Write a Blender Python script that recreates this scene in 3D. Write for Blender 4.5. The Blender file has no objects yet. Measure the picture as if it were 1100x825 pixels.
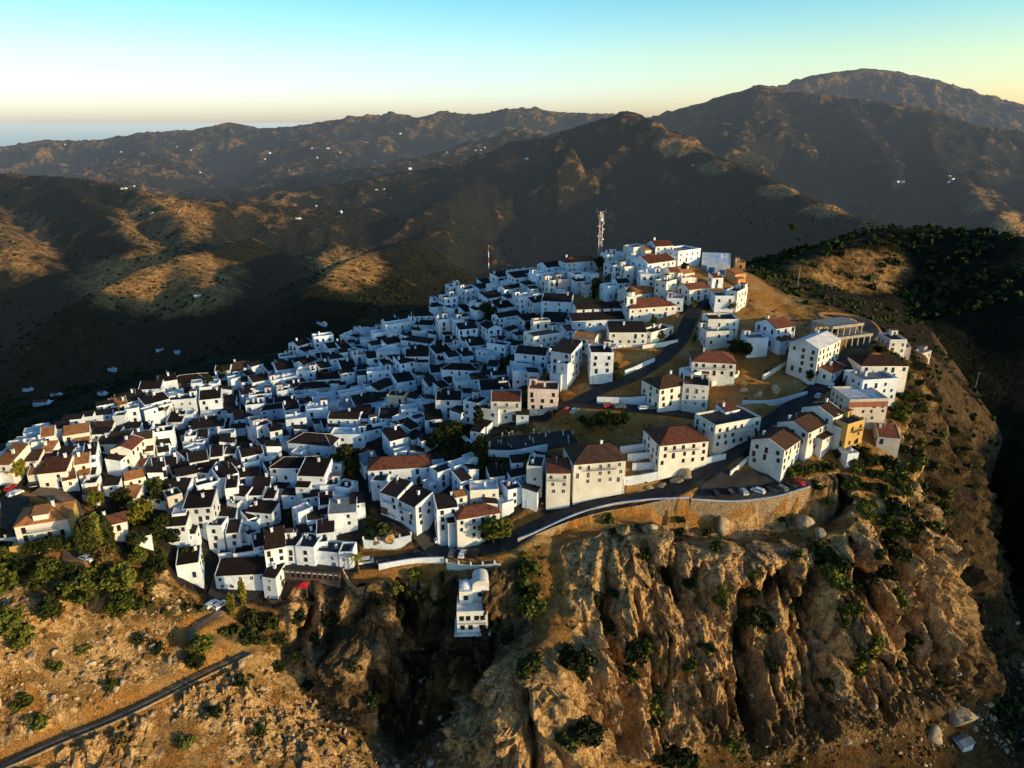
import bpy, math, random
import numpy as np
from mathutils import Vector

random.seed(11); RNG = np.random.default_rng(5)
scene = bpy.context.scene
COL = scene.collection
R = math.radians
PI = math.pi

# ------------------------------------------------------------------ camera
IW, IH = 1100.0, 825.0
F = 764.0
TH = R(20.3)
CAMZ = 150.0
cam_d = bpy.data.cameras.new('camera')
cam_d.sensor_width = 36.0
cam_d.lens = 36.0 * F / IW
cam_d.clip_start = 1.0
cam_d.clip_end = 400000.0
cam = bpy.data.objects.new('camera', cam_d)
COL.objects.link(cam)
cam.location = (0, 0, CAMZ)
cam.rotation_euler = (PI / 2 - TH, 0, 0)
scene.camera = cam
SUN_AZ, SUN_EL = R(117.0), R(7.6)
SUN = np.array([math.cos(SUN_EL) * math.sin(SUN_AZ), math.cos(SUN_EL) * math.cos(SUN_AZ), math.sin(SUN_EL)])


def ray(px, py):
    """direction of the photograph's ray through a pixel, scaled so that its Y component is 1"""
    u = (px - IW / 2) / F
    v = (py - IH / 2) / F
    fy = math.cos(TH) - v * math.sin(TH)
    dz = -(math.sin(TH) + v * math.cos(TH))
    return u / fy, 1.0, dz / fy


def at(px, py, Y):
    a, b, c = ray(px, py)
    return (a * Y, Y, CAMZ + c * Y)


# ------------------------------------------------------------------ noise
def _hash(ix, iy, iz):
    h = (ix.astype(np.int64) * 374761393 + iy.astype(np.int64) * 668265263 + iz.astype(np.int64) * 2147483647 % 1274126177)
    h = (h ^ (h >> 13)) * 1274126177
    h = h ^ (h >> 16)
    return (h & 0xFFFFF) / float(0xFFFFF)


def vnoise(x, y, z=0.0):
    x = np.asarray(x, float); y = np.asarray(y, float); z = np.zeros_like(x) + z
    ix = np.floor(x); iy = np.floor(y); iz = np.floor(z)
    fx = x - ix; fy = y - iy; fz = z - iz
    ux = fx * fx * fx * (fx * (fx * 6 - 15) + 10); uy = fy * fy * fy * (fy * (fy * 6 - 15) + 10); uz = fz * fz * fz * (fz * (fz * 6 - 15) + 10)
    ix = ix.astype(np.int64); iy = iy.astype(np.int64); iz = iz.astype(np.int64)
    def c(a, b, d): return _hash(ix + a, iy + b, iz + d)
    x00 = c(0, 0, 0) * (1 - ux) + c(1, 0, 0) * ux
    x10 = c(0, 1, 0) * (1 - ux) + c(1, 1, 0) * ux
    x01 = c(0, 0, 1) * (1 - ux) + c(1, 0, 1) * ux
    x11 = c(0, 1, 1) * (1 - ux) + c(1, 1, 1) * ux
    return ((x00 * (1 - uy) + x10 * uy) * (1 - uz) + (x01 * (1 - uy) + x11 * uy) * uz) * 2 - 1


def fbm(x, y, z=0.0, o=4, g=0.5):
    a, s, t = 1.0, 0.0, 0.0
    for k in range(o):
        s = s + a * vnoise(x * 2 ** k + 17.3 * k, y * 2 ** k - 9.1 * k, (z if np.isscalar(z) else z) * 2 ** k + 3.7 * k)
        t += a; a *= g
    return s / t


def ridged(x, y, z=0.0, o=4, g=0.5):
    a, s, t = 1.0, 0.0, 0.0
    for k in range(o):
        s = s + a * (1 - np.abs(vnoise(x * 2 ** k + 31.7 * k, y * 2 ** k + 5.3 * k, z * 2 ** k + 1.9 * k)) * 2)
        t += a; a *= g
    return s / t


def worley(x, y, z):
    """distance to nearest and second nearest cell point, and the cell's random value"""
    ix = np.floor(x).astype(np.int64); iy = np.floor(y).astype(np.int64); iz = np.floor(z).astype(np.int64)
    d1 = np.full(x.shape, 9.0); d2 = np.full(x.shape, 9.0); cv = np.zeros(x.shape)
    for a in (-1, 0, 1):
        for b in (-1, 0, 1):
            for c in (-1, 0, 1):
                jx, jy, jz = ix + a, iy + b, iz + c
                qx = jx + _hash(jx, jy, jz); qy = jy + _hash(jx + 91, jy - 17, jz + 5); qz = jz + _hash(jx - 37, jy + 53, jz + 11)
                d = np.sqrt((qx - x) ** 2 + (qy - y) ** 2 + (qz - z) ** 2)
                m = d < d1
                d2 = np.where(m, d1, np.minimum(d2, d))
                cv = np.where(m, _hash(jx + 7, jy + 7, jz + 7), cv)
                d1 = np.where(m, d, d1)
    return d1, d2, cv


def sstep(a, b, x):
    t = np.clip((x - a) / (b - a), 0, 1)
    return t * t * (3 - 2 * t)


# ------------------------------------------------------------------ far relief: ridge lines given as (pixel, pixel, distance)
RIDGES = [
    # far coastal range on the left
    (0.42, 700, [(-260, 170, 5600), (-100, 164, 5900), (0, 158, 6000), (50, 150, 6000), (100, 151, 6000), (150, 143, 6100), (200, 140, 6200), (250, 132, 6300), (280, 138, 6300), (330, 134, 6300), (380, 126, 6400), (420, 122, 6400), (450, 126, 6400), (480, 120, 6500), (510, 123, 6500), (560, 116, 6500), (610, 121, 6500), (650, 123, 6400), (720, 128, 6300)]),
    # long spur in front of it
    (0.40, 350, [(560, 140, 4200), (480, 163, 3600), (400, 178, 3200), (300, 196, 2900), (230, 206, 2700)]),
    (0.40, 350, [(150, 150, 5600), (180, 172, 4400), (120, 186, 3600)]),
    (0.40, 350, [(330, 140, 5600), (350, 165, 4500), (300, 180, 3800)]),
    # central dark mountain
    (0.60, 300, [(560, 152, 2500), (610, 140, 2400), (650, 127, 2300), (672, 119, 2250), (700, 128, 2150), (740, 156, 1950), (800, 180, 1750), (850, 206, 1550), (900, 228, 1380), (940, 243, 1250)]),
    (0.55, 300, [(560, 152, 2500), (500, 172, 2300), (440, 184, 2150), (380, 196, 2000), (310, 205, 1900), (250, 215, 1800)]),
    (0.60, 250, [(560, 155, 2400), (500, 200, 1900), (450, 232, 1500)]),
    # lit hills on the left
    (0.50, 180, [(-200, 190, 1700), (-80, 188, 1650), (0, 187, 1600), (60, 190, 1550), (110, 198, 1480), (150, 206, 1420), (200, 213, 1400), (300, 222, 1500), (400, 225, 1600)]),
    (0.55, 120, [(60, 190, 1550), (90, 215, 1300), (120, 235, 1180), (150, 262, 1050)]),
    (0.55, 120, [(150, 206, 1420), (190, 235, 1220), (200, 262, 1080), (185, 290, 960)]),
    (0.55, 120, [(-60, 200, 1450), (-20, 235, 1150), (10, 265, 980)]),
    (0.55, 90, [(270, 255, 1100), (235, 265, 1000), (190, 278, 920), (150, 290, 860), (110, 312, 790), (70, 335, 730)]),
    (0.55, 90, [(190, 278, 920), (220, 305, 820), (240, 325, 760)]),
    (0.55, 90, [(440, 258, 1050), (400, 270, 920), (370, 282, 830), (340, 305, 730)]),
    # right-hand massif, rear and front
    (0.55, 600, [(800, 112, 7000), (830, 95, 7000), (870, 82, 7000), (900, 77, 7000), (930, 73, 7000), (965, 77, 7000), (1000, 84, 6900), (1060, 102, 6800), (1100, 112, 6700), (1200, 130, 6500), (1350, 150, 6200)]),
    (0.50, 450, [(660, 140, 4700), (700, 126, 4600), (740, 114, 4500), (790, 100, 4400), (818, 91, 4300), (850, 98, 4200), (900, 103, 4000), (960, 110, 3800), (1000, 118, 3600), (1050, 136, 3400), (1100, 143, 3300), (1200, 150, 3100), (1400, 165, 2900)]),
    (0.50, 350, [(900, 103, 4000), (930, 140, 3200), (950, 165, 2700), (960, 190, 2300)]),
    (0.50, 300, [(1000, 118, 3600), (1000, 150, 2900), (1010, 178, 2400), (1035, 198, 2100), (1060, 222, 1800), (1085, 240, 1600)]),
    (0.50, 350, [(820, 92, 4300), (800, 130, 3300), (790, 160, 2700)]),
    (0.5, 250, [(1200, 150, 3100), (1180, 190, 2300), (1150, 225, 1800)]),
    # dark hill close by on the right, and its continuation beside the village
    (0.42, 60, [(850, 285, 470), (880, 270, 505), (905, 261, 530), (935, 250, 550), (965, 244, 560), (1000, 243, 560), (1050, 249, 545), (1100, 261, 510)]),
]
RIDGES_W = [  # the same, in metres: the hill beside the village, east of the frame
    (0.30, 60, [(365, 510, 68), (450, 420, 60), (540, 300, 58), (600, 180, 60), (640, 60, 62), (660, -100, 62), (640, -300, 50)]),
]


def _far_y(y):
    return y if y < 600 else (y * 1.5 if y < 2000 else (3000 + (y - 2000) * 1.0 if y < 3000 else (4000 + (y - 3000) * .9)))


ALLR = [(s, r, [at(p[0], p[1], _far_y(p[2])) for p in pts]) for s, r, pts in RIDGES] + RIDGES_W


def far_height(X, Y):
    X = np.asarray(X, float); Y = np.asarray(Y, float)
    floor = -60 - 190 * sstep(330, 1050, np.hypot(X * .9, Y - 200)) - 60 * sstep(2500, 5500, Y) - 500 * sstep(8500, 12000, Y)
    n1 = fbm(X / 900, Y / 900, 1.3, 3)
    n2 = fbm(X / 260, Y / 260, 7.7, 3)
    warp = 1 + 0.28 * n1 + 0.25 * n2
    H = floor + 25 * n1 + 6 * n2
    T = 10.0
    dmin = np.full(X.shape, 1e9)
    allr = ALLR
    for s, rnd, pts in allr:
        best = np.full(X.shape, -1e9)
        for (ax, ay, az), (bx, by, bz) in zip(pts[:-1], pts[1:]):
            dx, dy = bx - ax, by - ay
            t = np.clip(((X - ax) * dx + (Y - ay) * dy) / (dx * dx + dy * dy), 0, 1)
            d = np.hypot(X - ax - t * dx, Y - ay - t * dy)
            dd = np.sqrt(d * d + (rnd * .12) ** 2) - rnd * .12
            best = np.maximum(best, az + t * (bz - az) - s * dd * warp)
            dmin = np.minimum(dmin, d)
        k = np.maximum(H, best)
        H = k + np.log1p(np.exp(-np.abs(H - best) / T)) * T * 0.6
    g1 = ridged(X / 420 + .3 * n2, Y / 420, 2.2, 4) - .35
    g2 = ridged(X / 130, Y / 130, 5.1, 3) - .3
    far = sstep(300, 4000, Y)
    amp = sstep(0, 250, dmin) * (26 + 100 * far)
    H = H + amp * g1 + (7 + 34 * far) * sstep(0, 80, dmin) * g2
    H = H + (2.5 + 7 * far) * fbm(X / 45, Y / 45, 9.0, 3)
    return H


# ------------------------------------------------------------------ village hill: control points (pixel, pixel, distance)
CP = """
700 273 345|765 300 322|640 290 355|560 300 370|500 320 368|440 345 352|340 380 325|240 405 300|180 420 275|130 440 250
80 450 230|30 480 208|-60 480 200|50 590 165|100 600 165|10 560 175|75 545 182|130 500 208|160 560 190|200 560 190|240 600 190|240 625 183|240 650 176|330 630 177|330 612 181|180 470 240
330 500 222|330 430 280|420 420 278|430 500 220|240 500 222|240 450 265|430 590 183|540 590 182|560 572 188|520 520 206
520 440 245|520 380 298|600 400 256|600 350 302|680 330 306|660 380 260|640 460 224|640 430 235|620 530 196|700 520 199|700 535 195
720 500 205|790 520 197|860 525 193|830 480 210|760 420 240|800 440 229|740 370 266|800 330 295|850 345 285|880 390 252|940 430 234
965 385 255|960 470 216|900 500 204|885 540 189|760 446 230|700 440 230|760 340 285|915 385 247|925 350 262|880 350 278
790 563 187|740 556 188|660 556 189|850 550 189
620 600 178|600 650 166|660 620 171|575 620 172|540 640 170
700 570 182|760 595 176|840 585 179|880 565 184|940 545 190|980 520 200|988 470 220|984 420 243|1000 560 190|990 520 200
562 825 135|575 690 147|505 684 160|640 810 146|620 690 155|700 760 156|850 760 158|860 610 172|940 770 160|950 610 175|985 740 168|994 640 180|760 640 171|700 640 168|760 760 157|690 690 163|800 700 164|900 690 169|975 680 174
980 815 150|1060 800 160|1090 700 215|700 815 148|830 815 150|480 690 163|480 780 158|430 800 156|530 730 163|350 760 160|300 690 166|380 660 168|380 700 170|440 700 171|420 640 170
250 700 158|200 680 158|100 680 152|20 680 146|20 620 160|20 820 125|200 820 128|350 820 135|120 750 139|250 760 143|100 640 157|300 780 142|-80 700 140|-80 600 165
1020 560 222|1016 530 238|1016 620 213|1012 700 192|1008 490 258|1002 445 285|1075 560 300|1080 640 270|1095 740 220|1060 440 330|1060 360 400|1000 350 380|960 340 360|1040 480 300|1085 500 340|930 330 350|900 310 350
800 285 400|850 300 380
860 320 330|960 360 300|1000 390 290|900 335 300
"""
_cp = [tuple(map(float, c.split())) for ln in CP.strip().splitlines() for c in ln.split('|')]
pts = [at(*c) for c in _cp]
for x in range(-200, 241, 55):
    pts += [(x, 95, -12 - .03 * abs(x)), (x, 60, -20.0)]
NX0, NX1, NY0, NY1 = -240.0, 250.0, 70.0, 450.0
_ring = [(-240, y) for y in range(100, 460, 45)] + [(250, y) for y in range(70, 460, 45)] + [(x, 450) for x in range(-190, 250, 45)]
_ring += [(-300, y) for y in range(60, 520, 60)] + [(310, y) for y in range(60, 520, 60)] + [(x, 510) for x in range(-250, 300, 60)]
_rz = far_height([p[0] for p in _ring], [p[1] for p in _ring])
pts += [(p[0], p[1], float(z)) for p, z in zip(_ring, _rz)]
P = np.array(pts)
_d = np.hypot(P[:, None, 0] - P[None, :, 0], P[:, None, 1] - P[None, :, 1])
_A = np.zeros((len(P) + 1, len(P) + 1)); _A[:-1, :-1] = -_d + 0.0; _A[-1, :-1] = 1; _A[:-1, -1] = 1
_A[:-1, :-1] -= -0.6 * np.eye(len(P))
_sol = np.linalg.solve(_A, np.append(P[:, 2], 0))


def rbf(X, Y):
    out = np.zeros(X.size); xf = X.ravel(); yf = Y.ravel()
    for i in range(0, X.size, 40000):
        d = np.hypot(xf[i:i + 40000, None] - P[None, :, 0], yf[i:i + 40000, None] - P[None, :, 1])
        out[i:i + 40000] = -d @ _sol[:-1] + _sol[-1]
    return out.reshape(X.shape)


GS = 1.0
gx = np.arange(NX0 - 30, NX1 + 30.01, GS); gy = np.arange(NY0 - 30, NY1 + 30.01, GS)
GX, GY = np.meshgrid(gx, gy)
_c = 2.0
cgx = np.arange(gx[0], gx[-1] + 2, _c); cgy = np.arange(gy[0], gy[-1] + 2, _c)
CX, CY = np.meshgrid(cgx, cgy)
CZ = rbf(CX, CY)


def blur(Z, n):
    k = np.array([1, 2, 1]) / 4.0
    for _ in range(n):
        Zp = np.pad(Z, 1, mode='edge')
        Z = (Zp[1:-1, :-2] * k[0] + Zp[1:-1, 1:-1] * k[1] + Zp[1:-1, 2:] * k[2])
        Zp = np.pad(Z, 1, mode='edge')
        Z = (Zp[:-2, 1:-1] * k[0] + Zp[1:-1, 1:-1] * k[1] + Zp[2:, 1:-1] * k[2])
    return Z


CZ = blur(CZ, 3)


def bil(Z, x0, y0, s, X, Y):
    fx = np.clip((np.asarray(X, float) - x0) / s, 0, Z.shape[1] - 1.001); fy = np.clip((np.asarray(Y, float) - y0) / s, 0, Z.shape[0] - 1.001)
    ix = fx.astype(int); iy = fy.astype(int); fx = fx - ix; fy = fy - iy
    return (Z[iy, ix] * (1 - fx) + Z[iy, ix + 1] * fx) * (1 - fy) + (Z[iy + 1, ix] * (1 - fx) + Z[iy + 1, ix + 1] * fx) * fy


GZ = bil(CZ, cgx[0], cgy[0], _c, GX, GY)


def T(x, y):
    fx = (x - gx[0]) / GS; fy = (y - gy[0]) / GS
    ix = int(min(max(fx, 0), GZ.shape[1] - 2)); iy = int(min(max(fy, 0), GZ.shape[0] - 2))
    fx = min(max(fx - ix, 0), 1); fy = min(max(fy - iy, 0), 1)
    return (GZ[iy, ix] * (1 - fx) + GZ[iy, ix + 1] * fx) * (1 - fy) + (GZ[iy + 1, ix] * (1 - fx) + GZ[iy + 1, ix + 1] * fx) * fy


def hit(px, py, h=0.0, y0=100.0, y1=410.0):
    """where the ray through a pixel meets the surface h metres above the ground"""
    a, _, c = ray(px, py)
    Y = np.arange(y0, y1, 0.5)
    Z = CAMZ + c * Y
    g = bil(GZ, gx[0], gy[0], GS, a * Y, Y) + h
    w = np.nonzero(Z <= g)[0]
    if not len(w):
        sel = Y < 400
        Yh = Y[sel][np.argmin((Z - g)[sel])]
    else: Yh = Y[w[0]]
    if len(w) and w[0] > 0:
        i = w[0]; d0 = Z[i - 1] - g[i - 1]; d1 = g[i] - Z[i]
        Yh = Y[i - 1] + .5 * d0 / max(d0 + d1, 1e-6)
    return (a * Yh, Yh, CAMZ + c * Yh - h)


# ------------------------------------------------------------------ roads: centre lines as pixels, half width in metres
ROADS = {
    'main_road': (3.0, [(757, 316), (748, 330), (738, 350), (730, 368), (712, 386), (682, 405), (648, 418), (618, 432)]),
    'plateau_road': (3.2, [(600, 436), (618, 434), (650, 437), (690, 440), (735, 445), (775, 453), (808, 462)]),
    'cliff_road': (3.4, [(540, 588), (562, 572), (600, 556), (640, 544), (690, 536), (735, 524), (768, 500), (800, 474), (832, 450), (872, 424), (900, 398), (918, 376), (936, 356), (925, 342), (895, 340)]),
    'lower_road': (2.8, [(540, 588), (505, 594), (470, 594), (440, 600), (400, 606), (350, 606), (310, 601)]),
    'side_street': (2.6, [(468, 592), (455, 578), (432, 556), (412, 538), (398, 515), (385, 490)]),
    'west_street': (2.6, [(78, 604), (82, 575), (80, 550), (66, 532), (40, 526)]),
    'footpath': (.7, [(2, 824), (60, 796), (120, 774), (180, 744), (225, 720), (268, 702)]),
    'goat_path': (1.2, [(240, 660), (215, 668), (200, 682), (196, 694), (212, 698), (225, 690)]),
}
AREAS = {  # paved squares: outlines as pixels
    'parking_terrace': [(742, 538), (790, 541), (840, 534), (869, 523), (866, 515), (820, 512), (780, 505), (755, 520)],
    'west_square': [(2, 575), (30, 572), (32, 535), (10, 530), (2, 540)],
    'garden_terrace': [(528, 472), (560, 468), (612, 463), (622, 478), (590, 483), (550, 489), (527, 488)],
    'lower_parking': [(216, 655), (250, 660), (286, 636), (280, 622), (232, 618)],
}


def resample(pts, step):
    out = [pts[0]]
    for a, b in zip(pts[:-1], pts[1:]):
        n = max(1, int(math.dist(a[:2], b[:2]) / step))
        for i in range(1, n + 1):
            out.append(tuple(a[k] + (b[k] - a[k]) * i / n for k in range(3)))
    return out


def smooth_line(pts, n=3):
    for _ in range(n):
        pts = [pts[0]] + [tuple((pts[i - 1][k] + 2 * pts[i][k] + pts[i + 1][k]) / 4 for k in range(3)) for i in range(1, len(pts) - 1)] + [pts[-1]]
    return pts


ROADL = {}
def _line(name):
    hw, px = ROADS[name]
    l = [hit(x, y) for x, y in px] if name != 'valley_track' else [hit(x, y, 0, 300, 470) for x, y in px]
    return smooth_line(resample(l, 2.0), 6)
_acc = np.zeros_like(GZ); _wt = np.zeros_like(GZ); _mx = np.zeros_like(GZ)
for nm in ROADS:
    l = _line(nm); ROADL[nm] = l; hw = ROADS[nm][0]
    for (x, y, z) in l:
        x0 = int((x - 9 - gx[0]) / GS); x1 = int((x + 9 - gx[0]) / GS) + 1; y0 = int((y - 9 - gy[0]) / GS); y1 = int((y + 9 - gy[0]) / GS) + 1
        sx = slice(max(x0, 0), x1); sy = slice(max(y0, 0), y1)
        d = np.hypot(GX[sy, sx] - x, GY[sy, sx] - y)
        w = 1 - sstep(hw + .6, hw + 4.0, d)
        k = w ** 2 * np.exp(-(d / hw) ** 2) + 1e-9 * w
        _acc[sy, sx] += k * z; _wt[sy, sx] += k; _mx[sy, sx] = np.maximum(_mx[sy, sx], w)
_m = _wt > 1e-12
GZ = np.where(_m, GZ * (1 - _mx) + np.where(_m, _acc / np.maximum(_wt, 1e-12), 0) * _mx, GZ)
for nm in ROADL:
    ROADL[nm] = [(x, y, T(x, y)) for x, y, z in ROADL[nm]]
ROADMASK = _mx.copy()
AREAL = {}


def inpoly(poly, X, Y):
    X = np.asarray(X, float); Y = np.asarray(Y, float)
    r = np.zeros(X.shape, bool)
    n = len(poly)
    for i in range(n):
        x1, y1 = poly[i][:2]; x2, y2 = poly[(i + 1) % n][:2]
        c = ((y1 > Y) != (y2 > Y)) & (X < (x2 - x1) * (Y - y1) / (y2 - y1 + 1e-12) + x1)
        r ^= c
    return r


for nm, px in AREAS.items():
    poly = [hit(x, y) for x, y in px]
    zz = float(np.median([p[2] for p in poly]))
    A_ = np.array([[p[0], p[1], 1] for p in poly]); sol = np.linalg.lstsq(A_, np.array([p[2] for p in poly]), rcond=None)[0]
    AREAL[nm] = (poly, sol)
    m = inpoly(poly, GX, GY).astype(float)
    m = np.maximum(m, sstep(.05, .6, blur(m, 4))) if False else sstep(.02, .5, blur(m, 2))
    GZ = GZ * (1 - m) + (GX * sol[0] + GY * sol[1] + sol[2]) * m
    ROADMASK = np.maximum(ROADMASK, m)
# the retaining walls under the road and the parking terrace hold the ground up: it drops away in front of them
GZ_PRE = GZ.copy()
for _px, _drop in (([(742, 539), (790, 542), (840, 535), (870, 524)], 8.5), ([(620, 553), (660, 543), (700, 539), (742, 538)], 3.2)):
    _l = resample([hit(x, y) for x, y in _px], 1.0)
    _best = np.full(GZ.shape, 99.0); _zt = np.zeros(GZ.shape); _side = np.zeros(GZ.shape)
    for _i, (x, y, z) in enumerate(_l):
        a = _l[max(_i - 1, 0)]; b = _l[min(_i + 1, len(_l) - 1)]; dx, dy = b[0] - a[0], b[1] - a[1]; dl = math.hypot(dx, dy)
        d = np.hypot(GX - x, GY - y); m = d < _best
        _best = np.where(m, d, _best); _zt = np.where(m, z, _zt); _side = np.where(m, ((GX - x) * dy - (GY - y) * dx) / dl, _side)
    _w = (_side > .45) * (1 - sstep(7, 15, _best))
    _tgt = _zt - _drop - .35 * _best
    GZ = np.where(_w > 0, GZ * (1 - _w) + np.minimum(GZ, _tgt) * _w, GZ)
VILL_PX = [(-60, 500), (-10, 492), (60, 462), (110, 432), (200, 396), (235, 384), (330, 366), (400, 340), (440, 326), (480, 306), (540, 284), (620, 272), (690, 260), (745, 270), (800, 292), (850, 325), (935, 345), (975, 375), (972, 405), (945, 440), (905, 470), (870, 500), (872, 524), (840, 536), (790, 543), (740, 538), (690, 540), (640, 548), (565, 578), (540, 600), (390, 620), (330, 640), (285, 640), (250, 662), (216, 655), (200, 600), (150, 600), (100, 605), (60, 600), (-60, 590)]
VILL = [hit(x, y) for x, y in VILL_PX]
VMASK = blur(inpoly(VILL, GX, GY).astype(float), 4)
# ------------------------------------------------------------------ materials
MATS = {}


def new_mat(name):
    m = bpy.data.materials.new(name); m.use_nodes = True
    nt = m.node_tree
    b = nt.nodes['Principled BSDF']
    b.inputs['Roughness'].default_value = .85
    b.inputs['Specular IOR Level'].default_value = .2
    MATS[name] = m
    return m, nt, b


def N(nt, t, **kw):
    n = nt.nodes.new(t)
    for k, v in kw.items():
        if k in n.inputs: n.inputs[k].default_value = v
        else: setattr(n, k, v)
    return n


def ramp(nt, fac, stops):
    r = nt.nodes.new('ShaderNodeValToRGB')
    while len(r.color_ramp.elements) < len(stops): r.color_ramp.elements.new(.5)
    for e, (p, c) in zip(r.color_ramp.elements, stops):
        e.position = p; e.color = (c[0], c[1], c[2], 1) if not np.isscalar(c) else (c, c, c, 1)
    nt.links.new(fac, r.inputs[0])
    return r.outputs[0]


def mixc(nt, fac, a, b, mode='MIX'):
    m = nt.nodes.new('ShaderNodeMix'); m.data_type = 'RGBA'; m.blend_type = mode
    for s, v in ((m.inputs[0], fac), (m.inputs[6], a), (m.inputs[7], b)):
        if hasattr(v, 'is_linked'): nt.links.new(v, s)
        elif np.isscalar(v): s.default_value = v
        else: s.default_value = (*v[:3], 1)
    return m.outputs[2]


def math_n(nt, op, a, b=0.0, clamp=False):
    m = nt.nodes.new('ShaderNodeMath'); m.operation = op; m.use_clamp = clamp
    for s, v in ((m.inputs[0], a), (m.inputs[1], b)):
        if hasattr(v, 'is_linked'): nt.links.new(v, s)
        else: s.default_value = v
    return m.outputs[0]


def noise(nt, vec, scale, detail=4, rough=.55):
    n = nt.nodes.new('ShaderNodeTexNoise'); n.inputs['Scale'].default_value = scale; n.inputs['Detail'].default_value = detail; n.inputs['Roughness'].default_value = rough
    if vec is not None: nt.links.new(vec, n.inputs['Vector'])
    return n.outputs['Fac']


def bump(nt, b, h, strength=.4, dist=.3):
    n = nt.nodes.new('ShaderNodeBump'); n.inputs['Strength'].default_value = strength; n.inputs['Distance'].default_value = dist
    nt.links.new(h, n.inputs['Height']); nt.links.new(n.outputs[0], b.inputs['Normal'])


def pos(nt):
    return nt.nodes.new('ShaderNodeNewGeometry').outputs['Position']


def objc(nt):
    return nt.nodes.new('ShaderNodeTexCoord').outputs['Object']


def plaster(name, col, dirt=.25):
    m, nt, b = new_mat(name)
    p = pos(nt)
    n1 = noise(nt, p, .9, 5); n2 = noise(nt, p, .12, 3)
    oi = nt.nodes.new('ShaderNodeObjectInfo')
    c1 = ramp(nt, n1, [(.25, [c * (1 - dirt * .8) for c in col]), (.6, col)])
    c2 = mixc(nt, ramp(nt, n2, [(.35, 1.0), (.6, 0.0)]), c1, [c * (1 - dirt) * .95 for c in col])
    mp = nt.nodes.new('ShaderNodeMapping'); mp.inputs['Scale'].default_value = (1, 1, .12); nt.links.new(p, mp.inputs['Vector'])
    c2 = mixc(nt, ramp(nt, noise(nt, mp.outputs[0], 1.6, 5, .65), [(.52, 0.0), (.74, .38)]), c2, [col[0] * .52, col[1] * .50, col[2] * .47])
    v = math_n(nt, 'ADD', math_n(nt, 'MULTIPLY', oi.outputs['Random'], .22), .86)
    c3 = mixc(nt, 1.0, c2, (1, 1, 1), 'MULTIPLY')
    mm = nt.nodes.new('ShaderNodeVectorMath'); mm.operation = 'SCALE'
    nt.links.new(c3, mm.inputs[0]); nt.links.new(v, mm.inputs['Scale'])
    nt.links.new(mm.outputs[0], b.inputs['Base Color'])
    bump(nt, b, n1, .15, .1)
    b.inputs['Roughness'].default_value = .9
    return m


def plain(name, col, rough=.7, spec=.3, metal=0.0, var=.25, scale=2.0):
    m, nt, b = new_mat(name)
    n1 = noise(nt, pos(nt), scale, 4)
    nt.links.new(ramp(nt, n1, [(.3, [c * (1 - var) for c in col]), (.7, [min(1, c * (1 + var * .5)) for c in col])]), b.inputs['Base Color'])
    b.inputs['Roughness'].default_value = rough; b.inputs['Specular IOR Level'].default_value = spec; b.inputs['Metallic'].default_value = metal
    return m


def tiles(name, col, dark):
    m, nt, b = new_mat(name)
    oc = objc(nt)
    w = nt.nodes.new('ShaderNodeTexWave'); w.wave_type = 'BANDS'; w.bands_direction = 'X'
    w.inputs['Scale'].default_value = 1.0; w.inputs['Distortion'].default_value = .4; w.inputs['Detail'].default_value = 1
    nt.links.new(oc, w.inputs['Vector'])
    n1 = noise(nt, pos(nt), .8, 5, .65); n2 = noise(nt, pos(nt), 4.0, 2)
    base = ramp(nt, n1, [(.3, dark), (.48, col), (.7, [min(1, c * 1.35) for c in col])])
    base = mixc(nt, ramp(nt, n2, [(.35, .5), (.6, 0.0)]), base, dark)
    base = mixc(nt, ramp(nt, w.outputs['Fac'], [(.0, .55), (.4, 0.0)]), base, [c * .45 for c in dark])
    oi = nt.nodes.new('ShaderNodeObjectInfo')
    v = math_n(nt, 'ADD', math_n(nt, 'MULTIPLY', oi.outputs['Random'], .7), .65)
    mm = nt.nodes.new('ShaderNodeVectorMath'); mm.operation = 'SCALE'
    nt.links.new(base, mm.inputs[0]); nt.links.new(v, mm.inputs['Scale'])
    nt.links.new(mm.outputs[0], b.inputs['Base Color'])
    bump(nt, b, w.outputs['Fac'], .5, .12)
    b.inputs['Specular IOR Level'].default_value = .08
    return m


plaster('white_wall', (.80, .86, .93), .3); plaster('cream_wall', (.86, .81, .71)); plaster('yellow_wall', (.58, .37, .11), .25)  # white has blue skylight put into it, cream some warm sunlight
plaster('pink_wall', (.72, .58, .52)); plaster('beige_wall', (.58, .52, .44)); plaster('ochre_wall', (.62, .33, .13)); plaster('grey_wall', (.42, .42, .42))
plaster('stone_wall', (.17, .12, .09), .5); plaster('warm_white_wall', (.82, .79, .72))  # warm white: sunlight tint put into the white of sunny houses
tiles('dark_tiles', (.030, .021, .018), (.012, .009, .008)); tiles('brown_tiles', (.085, .045, .028), (.035, .02, .014))  # shade put into the dark roof tone; sunlit quarters get orange
tiles('orange_tiles', (.45, .19, .07), (.22, .08, .03)); tiles('red_tiles', (.20, .07, .04), (.08, .03, .02))
plain('grey_roof', (.17, .19, .21), .6, .2, var=.3, scale=.6); plain('pale_roof', (.64, .64, .64), .8, .2, var=.35, scale=.5); plain('terracotta_floor', (.17, .085, .055), .8, .2, var=.4, scale=.7)
plain('dark_terrace', (.055, .05, .05), .85, .1, var=.5, scale=.5); plain('green_awning', (.16, .2, .06), .8, .1)
plain('glass_pane', (.012, .014, .018), .25, .5); plain('frame_white', (.72, .72, .70), .6); plain('frame_brown', (.10, .05, .03), .6); plain('frame_blue', (.03, .10, .25), .5)
plain('door_brown', (.09, .045, .022), .6); plain('door_blue', (.02, .12, .36), .5); plain('iron', (.03, .03, .03), .5, .4)
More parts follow.
